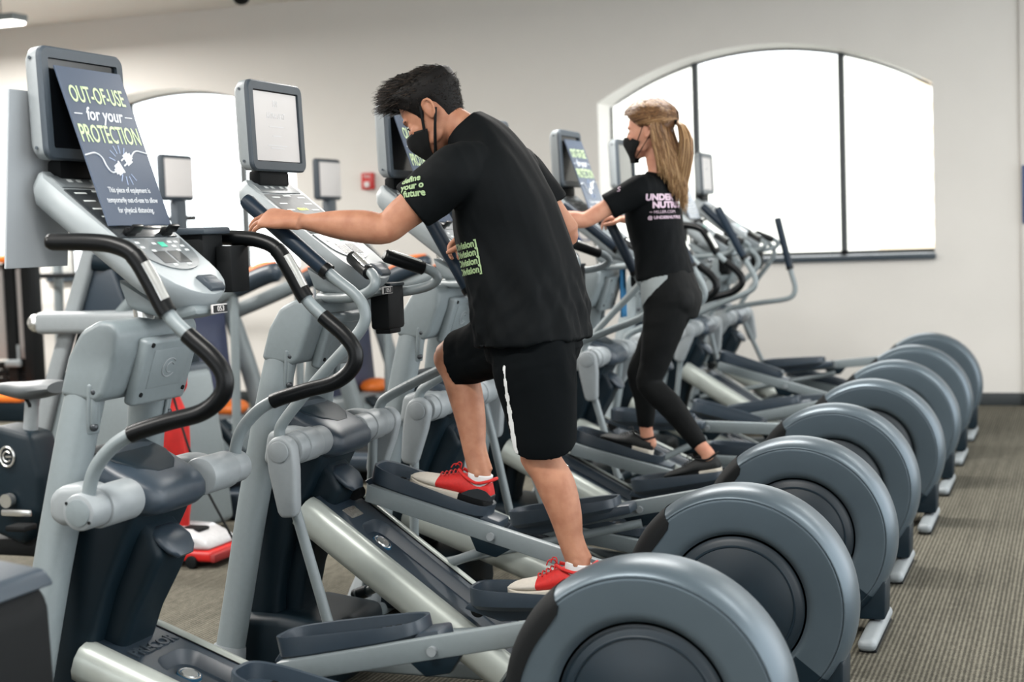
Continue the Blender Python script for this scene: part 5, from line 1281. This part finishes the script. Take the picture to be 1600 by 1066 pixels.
    for sh, el in ((shL, elL), (shR, elR)):
        limb(sb, [(blend(sh, V((-1.75, 6.656, 1.63)), .5), .066, .075), (sh, .06, .066), (blend(sh, el, .35), .056, .062), (blend(sh, el, .56), .054, .06), (blend(sh, el, .6), .053, .06)], (0, 1, 0), 26, 4)
    sb = remesh(sb, .006, 7, .5); wrinkle(sb, .005, 16, (.5, 0, .8), lambda c: max(.25, min(1, (1.62-c.z)/.25))); tr = BVHTree.FromBMesh(sb)
    so = add('tshirt', sb, CLOTH)
    d = V((-.45, .9, 0)).normalized(); xx = V((.9, .45, 0)).normalized()
    def lettering(s, size, sx, c, m, nm, bold=0):
        t = text_bm(s, size, 0, sx, 0, 'LEFT', bold); bmesh.ops.transform(t, matrix=frame(c, xx, (0, 0, 1)), verts=t.verts); project(t, tr, d); add(nm, t, m, so, 0)
    lettering('UNDER', .037, 1.15, (-1.765, 6.50, 1.615), PRINTP, 'back_print', .002)
    lettering('NUTRIS', .037, 1.15, (-1.735, 6.515, 1.582), PRINTP, 'back_print', .002)
    lettering('•• MILLER.COM', .017, 1.1, (-1.745, 6.505, 1.552), PRINTP, 'back_print')
    lettering('@ UNDERNUTRIS', .018, 1.1, (-1.75, 6.50, 1.528), PRINTP, 'back_print', .0005)
    t = text_bm('S', .03, 0, 1.2); bmesh.ops.transform(t, matrix=frame((-1.86, 6.4, 1.655), (1, 0, .1), (0, 0, 1)), verts=t.verts); project(t, tr, (.1, 1, 0)); add('sleeve_print', t, PRINTP, so, 0)
    def tri(x, y):   # light grey side panel: wide at the waist, pointed low
        return x > .0 and y < .058 and y > -.075 and (y > -.075+.0+(abs(x-.035))*1.9) and x < .15 and y > -.02+(x-.1)*1.2-.06
    g = grid_poly(lambda x, y: 0 <= x <= .17 and y <= .02+.14*x and y >= -.095+2.2*abs(x-.035)*(.42 if x > .035 else 1.2), 0, .17, -.11, .06, .003)
    bmesh.ops.transform(g, matrix=frame((-1.84, 6.4, 1.235), (1, 0, 0), (0, 0, 1)), verts=g.verts); project(g, tl, (.0, 1, 0), .003); add('side_panel', g, GREYP, lo)
    pp = dict(upper=SHOEB, toe=SHOEB, sole=BLACKM, heelsole=SOLEW, collar=BLACKM, lace=SHOEB)
    for h_, x_, z_ in ((hl, xl, zl), (hr_, xr, zr)): shoe(bo, h_-base, x_, z_, .25, pp)
    hd.O = hd.O-base
    hd.eyes(bo, 'w'); hd.mask(bo, .0022)
    def low(a):
        d_ = math.degrees(abs(a)); K = [(0, .195), (40, .18), (62, .145), (75, .128), (95, .125), (115, .105), (135, .06), (180, .02)]
        for p_, q in zip(K, K[1:]):
            if d_ <= q[0]: return p_[1]+(q[1]-p_[1])*(d_-p_[0])/(q[0]-p_[0])
        return .03
    def thick(a, z): return .012+.014*max(0, min(1, (z-.1)/.08))
    hb, tone = cap_mesh(hd, low, thick, 9); rnd = random.Random(11)
    tie = hd.p(-.118, -.004, .150)
    # swept back strands from the hairline to the tie
    for _ in range(1500):
        a = rnd.uniform(-2.5, 2.5); z = max(low(a), .128)+.004+(.226-max(low(a), .128))*rnd.random()**.8; pts = []
        sgn = 1 if a > 0 else -1
        for i in range(9):
            t = i/8; aa = a+(sgn*PI-a)*t; zz = z+(.150-z)*t**1.3+.01*math.sin(t*PI); p_ = hd.surf(aa, min(zz, .229), thick(aa, zz)+.004+.006*t)
            if zz > .19: p_ += hd.u*.014*(zz-.19)/.04
            if t > .8: p_ = blend(p_, tie, (t-.8)/.2)
            pts.append(p_+V((rnd.uniform(-1, 1), rnd.uniform(-1, 1), rnd.uniform(-1, 1)))*.0018)
        q = rnd.gauss(.3, .2)+(.3 if z < .15 else 0); strands(hb, tone, pts, .0021, .0014, min(1, max(0, q)))
    # ponytail from the tie, thrown out and falling
    for _ in range(1000):
        a = rnd.uniform(0, 2*PI); q = math.sqrt(rnd.random()); dx, dy = math.cos(a)*q, math.sin(a)*q; L = rnd.uniform(.25, .31); pts = [tie+V((dx*.008, dy*.01, 0))]
        for i in range(1, 9):
            t = i/8; w_ = .013+.03*math.sin(min(1, t*1.15)*PI*.7)
            pts.append(tie+V((.014+.036*math.sin(min(1, t*1.7)*PI*.5)-.055*max(0, t-.35)+dx*w_*.75, dy*w_*1.25+.002, .014*math.sin(t*5)*(1-t)-L*t)))
        b_ = rnd.gauss(.5, .22); strands(hb, tone, pts, .0024, .0009, min(1, max(0, b_)), b_+.25)
    # loose hair falling round the neck on to the shoulders and back
    for _ in range(2600):
        a = rnd.choice((1, 1, 1, -1))*(1.8+(PI-1.8)*rnd.random()**.95); z = low(a)+rnd.uniform(.0, .07); p0 = hd.surf(a, z, .014+.006*rnd.random()); fr_ = max(0, min(1, (abs(a)-1.8)/1.0))
        L = rnd.uniform(.17, .215)+.075*fr_*rnd.random()**.5; rad = .066+.03*rnd.random()-.022*fr_; dirv = hd.f*math.cos(a)+hd.l*math.sin(a)
        e = hd.p(-.022-.05*fr_, 0, .0); e = V((e.x, e.y, p0.z-L))+dirv*rad+V((.004+.012*fr_*rnd.random(), 0, 0)); pts = []
        for i in range(9):
            t = i/8; s_ = t*t*(3-2*t); p_ = V((p0.x+(e.x-p0.x)*s_, p0.y+(e.y-p0.y)*s_, p0.z-L*t))
            pts.append(p_+dirv*.012*math.sin(t*PI)+V((rnd.uniform(-1, 1), rnd.uniform(-1, 1), 0))*.003*t)
        b_ = rnd.gauss(.22, .14)+(.3 if rnd.random() < .25 else 0); strands(hb, tone, pts, .0025, .0009, min(1, max(0, b_)), b_+.5)
    h = hair_obj(hb, tone, HAIRW, bo)
    bm = bmesh.new(); tube(bm, [tie+V((.004, 0, 0))+V((0, math.cos(q)*.016, math.sin(q)*.016)) for q in [2*PI*i/16 for i in range(17)]], .007, 8); put('hair_tie', mesh(bm, BLACKM), h)
    return r
WOMAN = the_woman()
